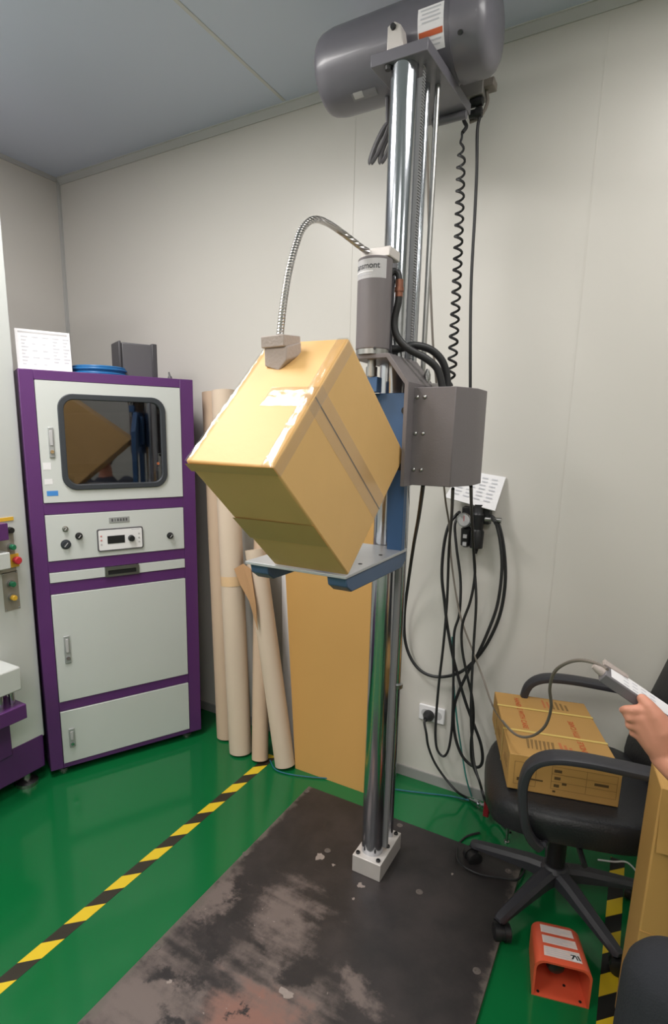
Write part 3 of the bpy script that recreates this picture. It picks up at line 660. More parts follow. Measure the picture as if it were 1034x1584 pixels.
for k in range(3):
    for sx_ in (ex0 + .016, ex1 - .018):
        zc = (ez0 + ez1) / 2 + .018 - k * .018
        MB().lathe((sx_, -.0105, zc), (sx_, -.0118, zc), [(0, .0042), (1, .004)], 10).build('button', M['pinkbtn'] if sx_ < wcx and k < 2 else M['label'], eu)
MB().box((ex1 - .05, -.0112, ez1 - .011), (ex1 - .014, -.0104, ez1 - .008)).build('printed_line', M['ink'], eu, smooth=0)
dz = panel('drw', 'x').build('drawer', M['white'], CB, bevel=.001)
h0, h1 = (0.2745, 0.8982), (0.4222, 0.9129)
hz = (ZZ['drw'][0] + ZZ['drw'][1]) / 2
hp = MB()
ringprism(hp, rrect((h0[0] + h1[0]) / 2, hz, h1[0] - h0[0], .044, .003), rrect((h0[0] + h1[0]) / 2, hz - .003, h1[0] - h0[0] - .026, .020, .002), -.009, -.002)
dp_ = hp.build('recessed_pull', M['steel'], dz)
MB().box((h0[0] + .012, -.0062, hz - .014), (h1[0] - .012, -.0035, hz + .008)).build('pull_recess', M['black'], dp_)
md = panel('mid', 'x').build('middle_door', M['white'], CB, bevel=.0015); latch((0.089, 0.6437), (0.1134, 0.5216), md)
bd = panel('bot', 'x').build('lower_door', M['white'], CB, bevel=.0015); latch((0.0819, 0.2176), (0.1058, 0.1292), bd)

# things on the cabinet
def cabw(x, y, z): return Matrix.Translation((-2.089, 1.365, 0)) @ Matrix.Rotation(CABY, 4, 'Z') @ Vector((x, y, z))
pA, pB, pC_, pD = (0.0106, 1.863), (0.2101, 1.878), (0.2081, 1.733), (0.0066, 1.728)
pw = (pB[0] + pC_[0] - pA[0] - pD[0]) / 2; phh = .158
SGN = thing('paper_stand', 'white printed sheet in a clear stand on the left of the purple cabinet', 'sign', tuple(cabw(pA[0] + pw / 2, .06, CH)), CABY, local=True)
tl = .10
def sg(x, z, o=0): return (x, .02 + z * tl - o, z)
MB().prism([(-pw / 2, 0), (pw / 2, 0), (pw / 2, phh), (-pw / 2, phh)], lambda p: sg(p[0], p[1], .003), lambda p: sg(p[0], p[1], -.001)).build('sheet', M['paper'], SGN)
MB().box((-pw / 2, -.01, 0), (pw / 2, .07, .003)).build('stand_base', M['label'], SGN)
for k in range(9):
    m_ = MB()
    z = phh - .030 - k * .013
    for j in range(5 if k < 8 else 3):
        if j in (1, 2) and k % 2: continue
        xa = -pw / 2 + .02 + j * .038
        m_.quad([sg(xa, z, .0036), sg(xa + .024 - .006 * (k % 3), z, .0036), sg(xa + .024 - .006 * (k % 3), z + .004, .0036), sg(xa, z + .004, .0036)])
    m_.build('printed_line', M['ink'], SGN, smooth=0, fix=False)
m_ = MB().quad([sg(-pw / 2 + .01, phh - .014, .0036), sg(pw / 2 - .01, phh - .014, .0036), sg(pw / 2 - .01, phh - .008, .0036), sg(-pw / 2 + .01, phh - .008, .0036)])
m_.build('header_line', M['label'], SGN, smooth=0, fix=False)
m_ = MB()
for k in range(4):
    c = cabw(.335, .16, CH + .007 + .009 * k)
    m_.tube([c + Vector(((.115 - .006 * (k % 2)) * math.cos(a * math.pi / 12), (.115 - .006 * (k % 2)) * math.sin(a * math.pi / 12), 0)) for a in range(25)], .0055, 8, smooth=2)
tag(m_.build('hose_coil', M['hosecoil']), 'coil of blue air hose lying on top of the purple cabinet', 'hose coil')
b0, b1 = (0.4195, 1.84), (0.5606, 1.733)
BXT = thing('desktop_device', 'dark grey upright box standing at the right on the purple cabinet', 'electronic device', tuple(cabw((b0[0] + b1[0]) / 2, .16, CH)), CABY, local=True)
MB().box((-.070, -.06, 0), (.070, .06, .146)).build('shell', M['darkbox'], BXT, bevel=.006)
for sx_ in (-1, 1): MB().box((sx_ * .072 - .012, -.066, .002), (sx_ * .072 + .006 * sx_ + .006, .055, .150)).build('side_cheek', M['black2'], BXT, bevel=.004)
o = MB().lathe(cabw(.618, .06, CH), cabw(.612, .06, CH + .032), [(0, .010), (.35, .009), (.5, .005), (1, .003)], 12).build('hook_knob', M['darkbox']); tag(o, 'tiny grey peg standing on the right edge of the purple cabinet', 'peg')

# ------------------------------------------------------------------ white and purple machine at the left edge
LM = thing('press_machine', 'tall white machine with purple base and push buttons at the left edge', 'machine', (-2.45, .80, 0))
LX = -2.118
MB().box((-2.80, .15, .20), (LX + .003, 1.368, 2.30)).build('housing', M['white'], LM, bevel=.007, seg=3)
MB().box((-2.80, .14, .06), (LX + .004, 1.360, .215)).build('purple_base', M['purple'], LM, bevel=.006)
py0 = (-2.11, 1.239, 0.3721)
MB().box((LX - .01, .30, .19), (LX + .014, (-2.11, 1.213, 0.3554)[1], .57)).build('purple_panel', M['purple'], LM, bevel=.003)
for y in (.30, 1.29): MB().lathe((-2.15, y, 0), (-2.15, y, .062), [(0, .045), (.25, .045), (.4, .016), (1, .016)], 20).build('levelling_foot', M['steel'], LM)
def lmq(a, b): # y,z bounds from two corners
    return min(a[1], b[1]), max(a[1], b[1]), min(a[2], b[2]), max(a[2], b[2])
ya, yb, za, zb2 = lmq((-2.11, 1.243, 0.9512), (-2.11, 1.309, 0.7921))
pl1 = MB().box((LX - .002, ya, za), (LX + .004, yb, zb2)).build('button_plate', M['plategrey'], LM, bevel=.001)
def btn(c, r, mm, par, nm):
    b = MB().lathe((LX + .004, c[1], c[2]), (LX + .016, c[1], c[2]), [(0, r * 1.35), (1, r * 1.3)], 20).build(nm + '_bezel', M['chrome'], par)
    MB().lathe((LX + .015, c[1], c[2]), (LX + .030, c[1], c[2]), [(0, r), (.8, r), (1, r * .8)], 20).build(nm, M[mm], b)
btn((-2.11, 1.275, 0.9024), .011, 'green', pl1, 'green_button'); btn((-2.11, 1.275, 0.8465), .011, 'yellow', pl1, 'yellow_button')
for (y, z) in ((ya + .006, za + .006), (yb - .006, za + .006), (ya + .006, zb2 - .006), (yb - .006, zb2 - .006)):
    MB().sphere((LX + .004, y, z), .003, 8).build('plate_screw', M['chrome'], pl1)
ya, yb, za, zb2 = lmq((-2.11, 1.252, 1.126), (-2.11, 1.306, 0.9461))
pl2 = MB().box((LX - .002, ya - .04, za), (LX + .004, yb, zb2)).build('switch_plate', M['plategrey'], LM, bevel=.001)
c = (-2.11, 1.292, 1.115); MB().lathe((LX + .004, c[1], c[2]), (LX + .02, c[1], c[2]), [(0, .013), (1, .011)], 18).build('selector', M['black'], pl2)
btn((-2.11, 1.289, 1.049), .011, 'green', pl2, 'green_button')
c = (-2.11, 1.3, 0.9948); eb = MB().box((LX + .003, c[1] - .02, c[2] - .028), (LX + .010, c[1] + .016, c[2] + .024)).build('yellow_backing', M['yellow'], pl2)
MB().lathe((LX + .009, c[1], c[2]), (LX + .035, c[1], c[2]), [(0, .012), (.4, .012), (.45, .015), (.9, .015), (1, .012)], 22).build('emergency_stop', M['redp'], pl2)
c = (-2.11, 1.286, 1.159); MB().box((LX, c[1] - .03, c[2] - .007), (LX + .006, c[1] + .025, c[2] + .007)).build('yellow_label', M['yellow'], LM)
c = (-2.05, 1.248, 1.122); MB().box((LX, c[1] - .14, c[2] - .032), (-2.05, c[1], c[2] + .032)).build('purple_bracket', M['purple'], LM, bevel=.002)
c = (-2.05, 1.247, 1.01); MB().box((LX, c[1] - .16, c[2] - .032), (-2.05, c[1], c[2] + .032)).build('white_cover', M['white'], LM, bevel=.004)
c = (-1.99, 1.21, 0.5647); MB().box((LX, c[1] - .25, c[2] - .055), (-1.99, c[1], c[2] + .040)).build('work_head', M['white'], LM, bevel=.006)
c2 = (-2, 1.217, 0.4181); tb_ = MB().box((LX, c2[1] - .22, c2[2] - .03), (-1.985, c2[1], c2[2] + .03)).build('lower_bracket', M['purple'], LM, bevel=.003)
for k in range(3):
    MB().lathe((-2.03, c2[1] - .03 - k * .045, c2[2] + .028), (-2.03, c2[1] - .03 - k * .045, c[2] - .05), [(0, .011), (1, .011)], 16).build('slide_rod', M['chrome'], LM)
MB().lathe((-2.10, .90, (-2.1, 1.204, 0.6653)[2] - .05), (-2.10, .90, (-2.1, 1.204, 0.6653)[2] + .05), [(0, .012), (1, .012)], 14).build('vertical_rod', M['darkbox'], LM)

# ------------------------------------------------------------------ leaning paper rolls and boards
def roll(base, top, r, mm, label, open_top=True):
    base, top = Vector(base), Vector(top); d = (top - base).normalized()
    base = base + Vector((0, 0, r * math.sqrt(max(0, 1 - d.z * d.z))))
    RL = thing('paper_roll', label, 'paper roll', tuple(base), group='kraft paper rolls leaning in the corner')
    n = 40; m_ = MB(); ax = d.orthogonal().normalized(); bx_ = d.cross(ax); L_ = (top - base).length
    prof = [(0, r * .55), (0, r), (1, r), (1, r * .55), (.97, r * .55)]
    m_.lathe(base, top, prof, n, cap=True); m_.build('wound_paper', mm, RL)
    # loose outer edge of the sheet
    a0 = .9; e0 = [base + (ax * math.cos(a0 + k * .12) + bx_ * math.sin(a0 + k * .12)) * (r + .0015) + d * .004 for k in range(4)]
    m_ = MB(); lo = [m_.bm.verts.new(p) for p in e0]; hi = [m_.bm.verts.new(p + d * (L_ - .008)) for p in e0]
    for k in range(3): m_.bm.faces.new((lo[k], lo[k + 1], hi[k + 1], hi[k]))
    m_.build('sheet_edge', mm, RL)
    return RL
roll((-1.658, 2.05, 0), (-1.790, 2.145, 1.685), .052, M['paperroll2'], 'pale kraft paper roll leaning next to the purple cabinet')
r2_ = roll((-1.5155, 1.973, 0), (-1.672, 2.076, 1.685), .054, M['paperroll'], 'tall pale kraft paper roll with a tan tape band')
roll((-1.397, 1.965, 0), (-1.517, 2.155, 1.06), .038, M['paperroll2'], 'short slim paper roll standing between the tall banded one and the tilted one')
roll((-1.270, 1.985, 0), (-1.478, 2.045, .985), .046, M['paperroll'], 'short pale paper roll tilted against the kraft board')
d2 = (Vector((-1.672, 2.076, 1.685)) - Vector((-1.5155, 1.973, 0))).normalized()
pb = Vector((-1.5155, 1.973, .012)) + d2 * .80
MB().lathe(pb, pb + d2 * .045, [(0, .0548), (1, .0548)], 36, cap=False).build('tape_band', M['tanband'], r2_, label='tan tape band')
m_ = MB()
q = [(-1.558, 1.992, 0.8942), (-1.507, 1.992, 0.925), (-1.46, 1.986, 0.9084), (-1.414, 1.96, 0.7582), (-1.4, 1.954, 0.6423), (-1.457, 1.97, 0.7633), (-1.514, 1.981, 0.8271)]
m_.prism(q, lambda p: p, lambda p: (p[0], p[1] + .002, p[2])); tag(m_.build('paper_scrap', M['brownpaper'], smooth=0), 'torn brown paper scrap sticking out between the paper rolls', 'paper')
def leanboard(xl0, xr0, xl1, xr1, yb_, yt, h, th, name, m, lbl):
    m_ = MB(); v = []
    pts = [(xl0, yb_, 0), (xr0, yb_, 0), (xr1, yt, h), (xl1, yt, h)]
    a = [m_.bm.verts.new(Vector(p)) for p in pts]; b = [m_.bm.verts.new(Vector(p) + Vector((0, th, .0005))) for p in pts]
    m_.bm.faces.new(a); m_.bm.faces.new(b[::-1])
    for i in range(4): m_.bm.faces.new((a[i], b[i], b[(i + 1) % 4], a[(i + 1) % 4]))
    return tag(m_.build(name, m), lbl, 'board')
leanboard(-1.222, -.840, -1.43, -.905, 1.997, 2.188, 1.22, .008, 'cardboard_sheet', M['board'], 'large flat tan kraft board leaning on the wall behind the chrome column')
leanboard(-1.33, -1.08, -1.44, -1.14, 2.065, 2.20, 1.15, .006, 'foam_board', M['paper'], 'white board leaning on the wall behind the tan board and rolls')

# ------------------------------------------------------------------ wall things: socket, plug, air regulator, notice
sk = thing('wall_socket', 'white double wall socket near the floor with a round black plug', 'socket', (-.667, 2.216, .327))
MB().box((-.724, 2.204, .294), (-.610, 2.216, .366)).build('face_plate', M['paper'], sk, bevel=.004)
for x in (-.694, -.640):
    MB().lathe((x, 2.2045, .330), (x, 2.2032, .330), [(0, .019), (1, .018)], 22).build('outlet', M['label'], sk)
NT = thing('notice_sheet', 'white printed notice tilted forward above the black air regulator', 'notice', (-.56, 2.202, 1.23))
nq = [(-0.4422, 2.21, 1.353), (-0.4604, 2.154, 1.231), (-0.654, 2.154, 1.269), (-0.6062, 2.21, 1.373)]
MB().prism(nq, lambda p: p, lambda p: (p[0], min(2.2155, p[1] + .004), p[2] - .003)).build('sheet', M['paper'], NT)
def nqp(s, t): 
    a = lerp(nq[3], nq[0], s); b = lerp(nq[2], nq[1], s); p = lerp(a, b, t); return (p[0], p[1] - .0016, p[2] + .0008)
for k in range(7):
    m_ = MB(); t = .12 + k * .11
    for j in range(4):
        s0_ = .10 + j * .21 + .02 * (k % 2); s1_ = s0_ + .13
        m_.quad([nqp(s0_, t), nqp(s1_, t), nqp(s1_, t + .035), nqp(s0_, t + .035)])
    m_.build('printed_line', M['ink'], NT, smooth=0, fix=False)
RG = thing('air_regulator', 'black wall air regulator with round gauge below the tilted notice', 'regulator', (-.585, 2.216, 1.13))
rc = (-0.5678, 2.144, 1.189); rx_, rz_ = rc[0], rc[2]
MB().box((rx_ - .02, 2.172, rz_ - .015), (rx_ + .085, 2.216, rz_ + .045)).build('wall_bracket', M['black'], RG, bevel=.003)
MB().lathe((rx_ + .045, 2.167, rz_ - .13), (rx_ + .045, 2.167, rz_ + .06), [(0, .006), (.1, .010), (.12, .024), (.45, .026), (.5, .020), (.62, .022), (.8, .024), (.85, .018), (1, .018)], 22).build('filter_bowl', M['black'], RG)
MB().lathe((rx_ + .004, 2.172, rz_ - .11), (rx_ + .004, 2.172, rz_ - .03), [(0, .008), (.1, .020), (.9, .022), (1, .012)], 20).build('oil_cup', M['black'], RG)
for (dx, dz) in ((.004, -.065), (.004, -.095)): MB().box((rx_ + dx - .006, 2.146, rz_ + dz - .006), (rx_ + dx + .008, 2.154, rz_ + dz + .008)).build('sight_glass', M['label'], RG)
ga = MB().lathe((rx_, 2.172, rz_), (rx_, 2.138, rz_), [(0, .018), (.3, .028), (1, .028)], 28).build('gauge', M['black'], RG)
MB().lathe((rx_, 2.1385, rz_), (rx_, 2.1355, rz_), [(0, .0275), (.6, .0275), (.6, .024), (1, .024)], 28).build('gauge_rim', M['chrome'], ga)
MB().lathe((rx_, 2.136, rz_), (rx_, 2.1345, rz_), [(0, .022), (1, .022)], 24).build('gauge_face', M['label'], ga)
MB().box((rx_ - .001, 2.1335, rz_ - .004), (rx_ + .001, 2.1347, rz_ + .016)).build('needle', M['redp'], ga)
MB().lathe((rx_ + .07, 2.172, rz_ + .005), (rx_ + .13, 2.172, rz_ + .005), [(0, .011), (.4, .011), (.4, .007), (.6, .007), (.6, .010), (1, .010)], 14).build('hose_fitting', M['steel'], RG)

# ------------------------------------------------------------------ cables
def cable(name, pts, r, m, label, cat='cable', group=None, n=8, sm=7):
    return tag(MB().tube(pts, r, n, sm).build(name, m), label, cat, group)
# coiled cord from the machine head down to the control box
c0, c1 = Vector((-0.6067, 1.945, 2.426)), Vector((-0.5062, 1.663, 1.642))
m_ = MB(); P_ = []; turns = 22; ax_ = (c1 - c0)
for i in range(turns * 12 + 1):
    t = i / (turns * 12); tt = t ** .9
    a = 2 * math.pi * i / 12; rad_ = .0115 * min(1, 12 * t, 12 * (1 - t) + .25)
    sag = .004 * math.sin(math.pi * t)
    P_.append(c0 + ax_ * tt + Vector((rad_ * math.cos(a) + sag, rad_ * math.sin(a), 0)))
m_.tube(P_, .0038, 6, smooth=0)
tag(m_.build('coiled_cord', M['blackcable']), 'black coiled cord stretching from the motor mount to the grey control box', 'cord')
cable('straight_cable', [tuple(jb + Vector((.032, -.01, -.068))), (-0.5782, 2.013, 2.459), (-0.5721, 2.013, 2.346), (-0.5657, 2.002, 2.21), (-0.5557, 1.981, 1.969), (-0.5304, 1.96, 1.659), (-0.5254, 2.044, 1.308), (-0.5327, 2.117, 1.205), (-0.5158, 2.128, 1.032), (-0.4976, 2.128, 0.882), (-0.4944, 2.128, 0.6993), (-0.4849, 2.117, 0.4617), (-0.4682, 2.117, 0.2989), (-0.4467, 2.096, 0.2175), (-0.412, 2.065, 0.1622), (-0.4036, 2.158, 0.02)], .0052, M['blackcable'], 'straight black cable hanging from the motor mount down past the control box')
cable('thin_lead', [(-0.6575, 1.762, 2.407), (-0.6538, 1.784, 2.279), (-0.6409, 1.806, 2.035), (-0.616, 1.806, 1.788), (-0.6023, 1.828, 1.652), (-0.6124, 2.013, 1.305), (-0.622, 2.128, 1.171), (-0.6051, 2.138, 1.019), (-0.5585, 2.138, 0.8165), (-0.4925, 2.128, 0.6731), (-0.4436, 2.107, 0.5851), (-0.378, 1.981, 0.549), (-0.2921, 1.74, 0.6135), (-0.2305, 1.602, 0.656), (-0.1866, 1.556, 0.688), (-0.1482, 1.489, 0.7597), (-0.1315, 1.422, 0.8462), (-0.1336, 1.367, 0.9193), (-0.1234, 1.322, 0.979), (-0.0992, 1.289, 1.018), (-0.0711, 1.268, 1.039), (-0.0408, 1.248, 1.046), (-0.0181, 1.219, 1.048)], .0038, M['greycord'], 'grey lead running from the machine to the hand remote')
W_ = 2.10
cable('black_hose', [(-0.5693, 1.652, 1.355), (-0.6474, 1.85, 1.227), (-0.7259, 2.033, 1.086), (-0.7738, 2.128, 0.9183), (-0.7988, 2.17, 0.7653), (-0.794, 2.18, 0.6484), (-0.7609, 2.18, 0.5682), (-0.7069, 2.18, 0.5223), (-0.6368, 2.18, 0.5188), (-0.5553, 2.17, 0.5592), (-0.4951, 2.17, 0.6283), (-0.4487, 2.17, 0.7166), (-0.4137, 2.17, 0.8337), (-0.4049, 2.17, 0.9631), (-0.4195, 2.17, 1.086), (-0.4467, 2.175, 1.176), (-0.4776, 2.175, 1.208), (rx_ + .125, 2.10, rz_ + .005)], .0065, M['blackcable'], 'black air hose looping low from the control box up to the regulator', 'hose')
cable('black_hose', [(rx_ + .125, 2.10, rz_ + .003), (-0.4562, 2.159, 1.192), (-0.4344, 2.159, 1.123), (-0.4186, 2.159, 1.014), (-0.4242, 2.159, 0.8734), (-0.4527, 2.154, 0.7525), (-0.4852, 2.154, 0.6523), (-0.5242, 2.154, 0.553), (-0.5561, 2.154, 0.441), (-0.5584, 2.154, 0.3545), (-0.5422, 2.154, 0.2722), (-0.5111, 2.154, 0.2089), (-0.472, 2.154, 0.1807), (-0.4409, 2.154, 0.1853), (-0.4308, 2.154, 0.2234), (-0.4433, 2.154, 0.2883), (-0.4742, 2.154, 0.3587), (-0.5111, 2.154, 0.4389), (-0.5496, 2.154, 0.5413), (-0.5828, 2.154, 0.6447), (-0.6115, 2.154, 0.7622), (-0.6278, 2.154, 0.8539), (-0.6449, 2.154, 0.9579), (-0.6444, 2.154, 1.076), (-0.6309, 2.159, 1.161), (-0.6038, 2.17, 1.206), (rx_ - .015, 2.12, rz_ + .03)], .0062, M['blackcable'], 'black air hose looped in a tall bundle right of the column below the regulator', 'hose')
cable('power_cable', [(-0.478, 1.652, 1.349), (-0.5493, 1.905, 1.229), (-0.6064, 2.096, 1.077), (-0.6129, 2.138, 0.8603), (-0.6182, 2.144, 0.6682), (-0.6265, 2.144, 0.4983), (-0.6286, 2.144, 0.3538), (-0.6261, 2.144, 0.2664), (-0.6144, 2.144, 0.2107), (-0.5882, 2.144, 0.1894), (-0.5685, 2.144, 0.2253), (-0.5608, 2.144, 0.3153), (-0.5629, 2.144, 0.4295), (-0.5694, 2.144, 0.5684), (-0.5775, 2.144, 0.7312), (-0.5624, 2.144, 0.8144), (-0.5662, 2.144, 0.9452), (-0.5898, 2.144, 1.071), (-0.6061, 2.154, 1.157), (-0.603, 2.17, 1.193)], .0052, M['blackcable'], 'black cable from the control box hanging in a narrow loop beside the socket')
cable('power_cable', [(-0.4371, 1.696, 1.356), (-0.483, 1.905, 1.256), (-0.5115, 2.086, 1.09), (-0.5098, 2.128, 0.9824), (-0.5209, 2.133, 0.8768), (-0.5444, 2.133, 0.7808), (-0.5406, 2.133, 0.688), (-0.5156, 2.133, 0.585), (-0.4854, 2.133, 0.4826), (-0.4735, 2.133, 0.3884), (-0.4767, 2.133, 0.2884), (-0.4645, 2.128, 0.2089), (-0.4268, 2.107, 0.1528), (-0.3943, 2.054, 0.1268), (-0.3592, 2.11, 0.02), (-0.2838, 2.042, 0.02)], .0052, M['blackcable'], 'black cable twisting down the wall from the control box to behind the chair')
PLG = thing('plug_cable', 'black power cord with round plug running from the socket down to the floor', 'plug', (-.700, 2.192, .0))
MB().lathe((-.677, 2.203, .325), (-.677, 2.157, .325), [(0, .0235), (.3, .0235), (.5, .019), (.8, .012), (1, .010)], 24).build('plug', M['black'], PLG)
MB().tube([(-.677, 2.162, .325), (-.678, 2.147, .315), (-0.6639, 2.138, 0.2723), (-0.6538, 2.144, 0.2132), (-0.6234, 2.149, 0.145), (-0.5723, 2.149, 0.0869), (-0.5176, 2.138, 0.0522), (-0.4881, 2.179, 0.012), (-0.4394, 2.157, 0.01)], .0052, 8).build('cord', M['blackcable'], PLG)
cable('teal_tube', [(-0.5972, 2.191, 0.699), (-0.5801, 2.191, 0.5198), (-0.5555, 2.191, 0.3531), (-0.5235, 2.191, 0.2006), (-0.4956, 2.186, 0.0929), (-0.4736, 2.208, 0.006)], .0035, M['teal'], 'thin teal air tube hanging behind the black cables', 'air tube')
cable('blue_tube', [(-1.352, 1.982, 0.006), (-1.292, 1.936, 0.005), (-1.226, 1.936, 0.005), (-1.127, 1.968, 0.005), (-1.022, 2.016, 0.005), (-0.8976, 2.059, 0.005), (-0.7688, 2.085, 0.005), (-0.6454, 2.129, 0.005), (-0.5444, 2.166, 0.005), (-0.4511, 2.171, 0.012)], .003, M['bluetube'], 'thin blue air tube lying along the floor behind the steel plate', 'air tube')
cable('thin_wire', [(-0.3891, 1.999, 0.006), (-0.4259, 1.951, 0.006), (-0.4395, 1.886, 0.006), (-0.4153, 1.787, 0.0325), (-0.3837, 1.776, 0.018), (-0.3269, 1.772, 0.018), (-0.2661, 1.792, 0.018), (-0.2168, 1.813, 0.018), (-0.2038, 1.886, 0.01), (-0.222, 1.917, 0.006)], .0038, M['blackcable'], 'thin black cord curling across the back right corner of the steel plate', 'cord')
cable('white_lead', [(0.0142, 2.074, 0.01), (0.0646, 2.08, 0.02), (0.0997, 2.087, 0.03), (0.1249, 2.084, 0.02), (0.1461, 2.062, 0.01)], .003, M['paper'], 'thin white lead lying on the floor behind the tall carton', 'cord')
# valve with red handle and metal couplings at the wall foot
VL = thing('air_valve', 'metal air coupling with a dark red lever by the chair caster', 'valve', (-0.3977, 2.118, 0))
va, vb = Vector((-0.4681, 2.162, 0.02)), Vector((-0.2598, 2.01, 0.09))
MB().lathe(va, va + (vb - va) * .35, [(0, .008), (.3, .008), (.3, .013), (.6, .013), (.6, .009), (1, .009)], 14).build('coupling', M['chrome'], VL)
MB().lathe(va + (vb - va) * .42, vb, [(0, .010), (.25, .010), (.25, .018), (.45, .018), (.45, .012), (.6, .012), (.6, .020), (.8, .020), (.8, .010), (1, .010)], 16).build('regulator_body', M['steel'], VL)
MB().lathe(va + (vb - va) * .28, va + (vb - va) * .5, [(0, .012), (.3, .017), (.7, .017), (1, .012)], 16).build('valve_body', M['chrome'], VL)
vh = va + (vb - va) * .40
MB().prism([(-.012, -.02), (.010, -.02), (.012, .06), (.002, .085), (-.010, .06)], lambda p: vh + Vector((p[0], -.018, p[1])), lambda p: vh + Vector((p[0], -.030, p[1]))).build('lever', M['darkred'], VL, bevel=.003)
MB().lathe((vb.x - .03, vb.y, 0.0), (vb.x - .03, vb.y, vb.z), [(0, .010), (.04, .010), (.05, .0055), (1, .0055)], 12).build('support_post', M['steel'], VL)


# ------------------------------------------------------------------ office chair
CHA = math.radians(15)
OC = Vector((-.09, 1.76, 0))
FC, LC = Vector((-math.cos(CHA), -math.sin(CHA), 0)), Vector((-math.sin(CHA), math.cos(CHA), 0))
def chp(f, l, z): return OC + FC * f + LC * l + Vector((0, 0, z))
CHR = thing('office_chair', 'black office chair with looped armrests carrying a strapped carton', 'chair', tuple(OC))
# seat cushion: rounded super-ellipse slab, waterfall front
def seat_ring(z, g, dz=0):
    pts = []
    for i in range(40):
        a = 2 * math.pi * i / 40; c, s = math.cos(a), math.sin(a)
        e = 2 / 3.4
        f = .245 * g * math.copysign(abs(c) ** e, c); l = .238 * g * math.copysign(abs(s) ** e, s)
        drop = -.03 * max(0, (f - .14) / .1) ** 2
        pts.append(chp(f, l, z + drop))
    return pts
MB().rings([seat_ring(.408, .90), seat_ring(.412, .97), seat_ring(.435, 1.0), seat_ring(.468, 1.0), seat_ring(.486, .975), seat_ring(.4965, .92), seat_ring(.4985, .80), seat_ring(.4985, .4)]).build('seat', M['chair_fab'], CHR)
MB().rings([seat_ring(.385, .60), seat_ring(.40, .80), seat_ring(.41, .88)]).build('seat_pan', M['chair_pl'], CHR)
# backrest: curved padded panel leaning back
def back_pt(u, v, th):   # u -1..1 across, v 0..1 up
    z = .475 + .545 * v
    f = -.215 - .150 * v + .035 * u * u - .02 * math.sin(v * 3.1) + th
    wd = (.205 + .03 * math.sin(math.pi * min(1, v * 1.1)))
    k = max(0, (v - .80) / .20); wd *= math.sqrt(max(.02, 1 - k * k * .75)); k2 = max(0, (.12 - v) / .12); wd *= math.sqrt(1 - .5 * k2 * k2)
    return chp(f, u * wd, z)
m_ = MB(); NU, NV = 14, 18
fr = [[m_.bm.verts.new(back_pt(-1 + 2 * i / NU, j / NV, .028 * (1 - (abs(-1 + 2 * i / NU)) ** 4) * (1 - abs(2 * j / NV - 1) ** 6))) for i in range(NU + 1)] for j in range(NV + 1)]
bk_ = [[m_.bm.verts.new(back_pt(-1 + 2 * i / NU, j / NV, -.035)) for i in range(NU + 1)] for j in range(NV + 1)]
for j in range(NV):
    for i in range(NU):
        m_.bm.faces.new((fr[j][i], fr[j][i + 1], fr[j + 1][i + 1], fr[j + 1][i])); m_.bm.faces.new((bk_[j][i], bk_[j + 1][i], bk_[j + 1][i + 1], bk_[j][i + 1]))
for j in range(NV):
    m_.bm.faces.new((fr[j][0], fr[j + 1][0], bk_[j + 1][0], bk_[j][0])); m_.bm.faces.new((fr[j][NU], bk_[j][NU], bk_[j + 1][NU], fr[j + 1][NU]))
for i in range(NU):
    m_.bm.faces.new((fr[0][i], bk_[0][i], bk_[0][i + 1], fr[0][i + 1])); m_.bm.faces.new((fr[NV][i], fr[NV][i + 1], bk_[NV][i + 1], bk_[NV][i]))
m_.build('backrest', M['chair_fab'], CHR, smooth=50, bevel=.006)
MB().tube([chp(-.10, 0, .39), chp(-.24, 0, .385), chp(-.285, 0, .44), chp(-.285, 0, .62)], .03, 10, 6, flat=.35).build('back_bar', M['chair_pl'], CHR)
# looped armrests
def armrest(sd, df=0.0):
    path = [(.105, .402), (.128, .425), (.148, .465), (.162, .53), (.166, .60), (.150, .655), (.105, .684), (.03, .690), (-.08, .683), (-.19, .672), (-.235, .66)]
    P = catmull([(f + df, 0, z) for f, z in path], 6); rings = []
    for i, p in enumerate(P):
        t = (P[min(i + 1, len(P) - 1)] - P[max(i - 1, 0)]).normalized(); nn = Vector((-t.z, 0, t.x))
        s_ = i / (len(P) - 1)
        wd = .017 + .012 * min(1, max(0, (s_ - .35) / .25)); th = .0125 if s_ < .5 else .0115
        out = .262 - .018 * (1 - min(1, s_ / .25))
        r_ = []
        for k in range(14):
            a = 2 * math.pi * k / 14; c, s = math.cos(a), math.sin(a)
            l = wd * math.copysign(abs(c) ** .6, c); q = th * math.copysign(abs(s) ** .6, s)
            r_.append(chp(p.x + nn.x * q, sd * (out + l), p.z + nn.z * q))
        rings.append(r_)
    return MB().rings(rings).build('armrest', M['chair_pl'], CHR)
armrest(-1); armrest(1, -.045)
for sd in (-1, 1): MB().tube([chp(.07, sd * .12, .400), chp(.085, sd * .20, .398), chp(.105, sd * .245, .408)], .018, 10, 6, flat=.5).build('arm_bracket', M['chair_pl'], CHR)
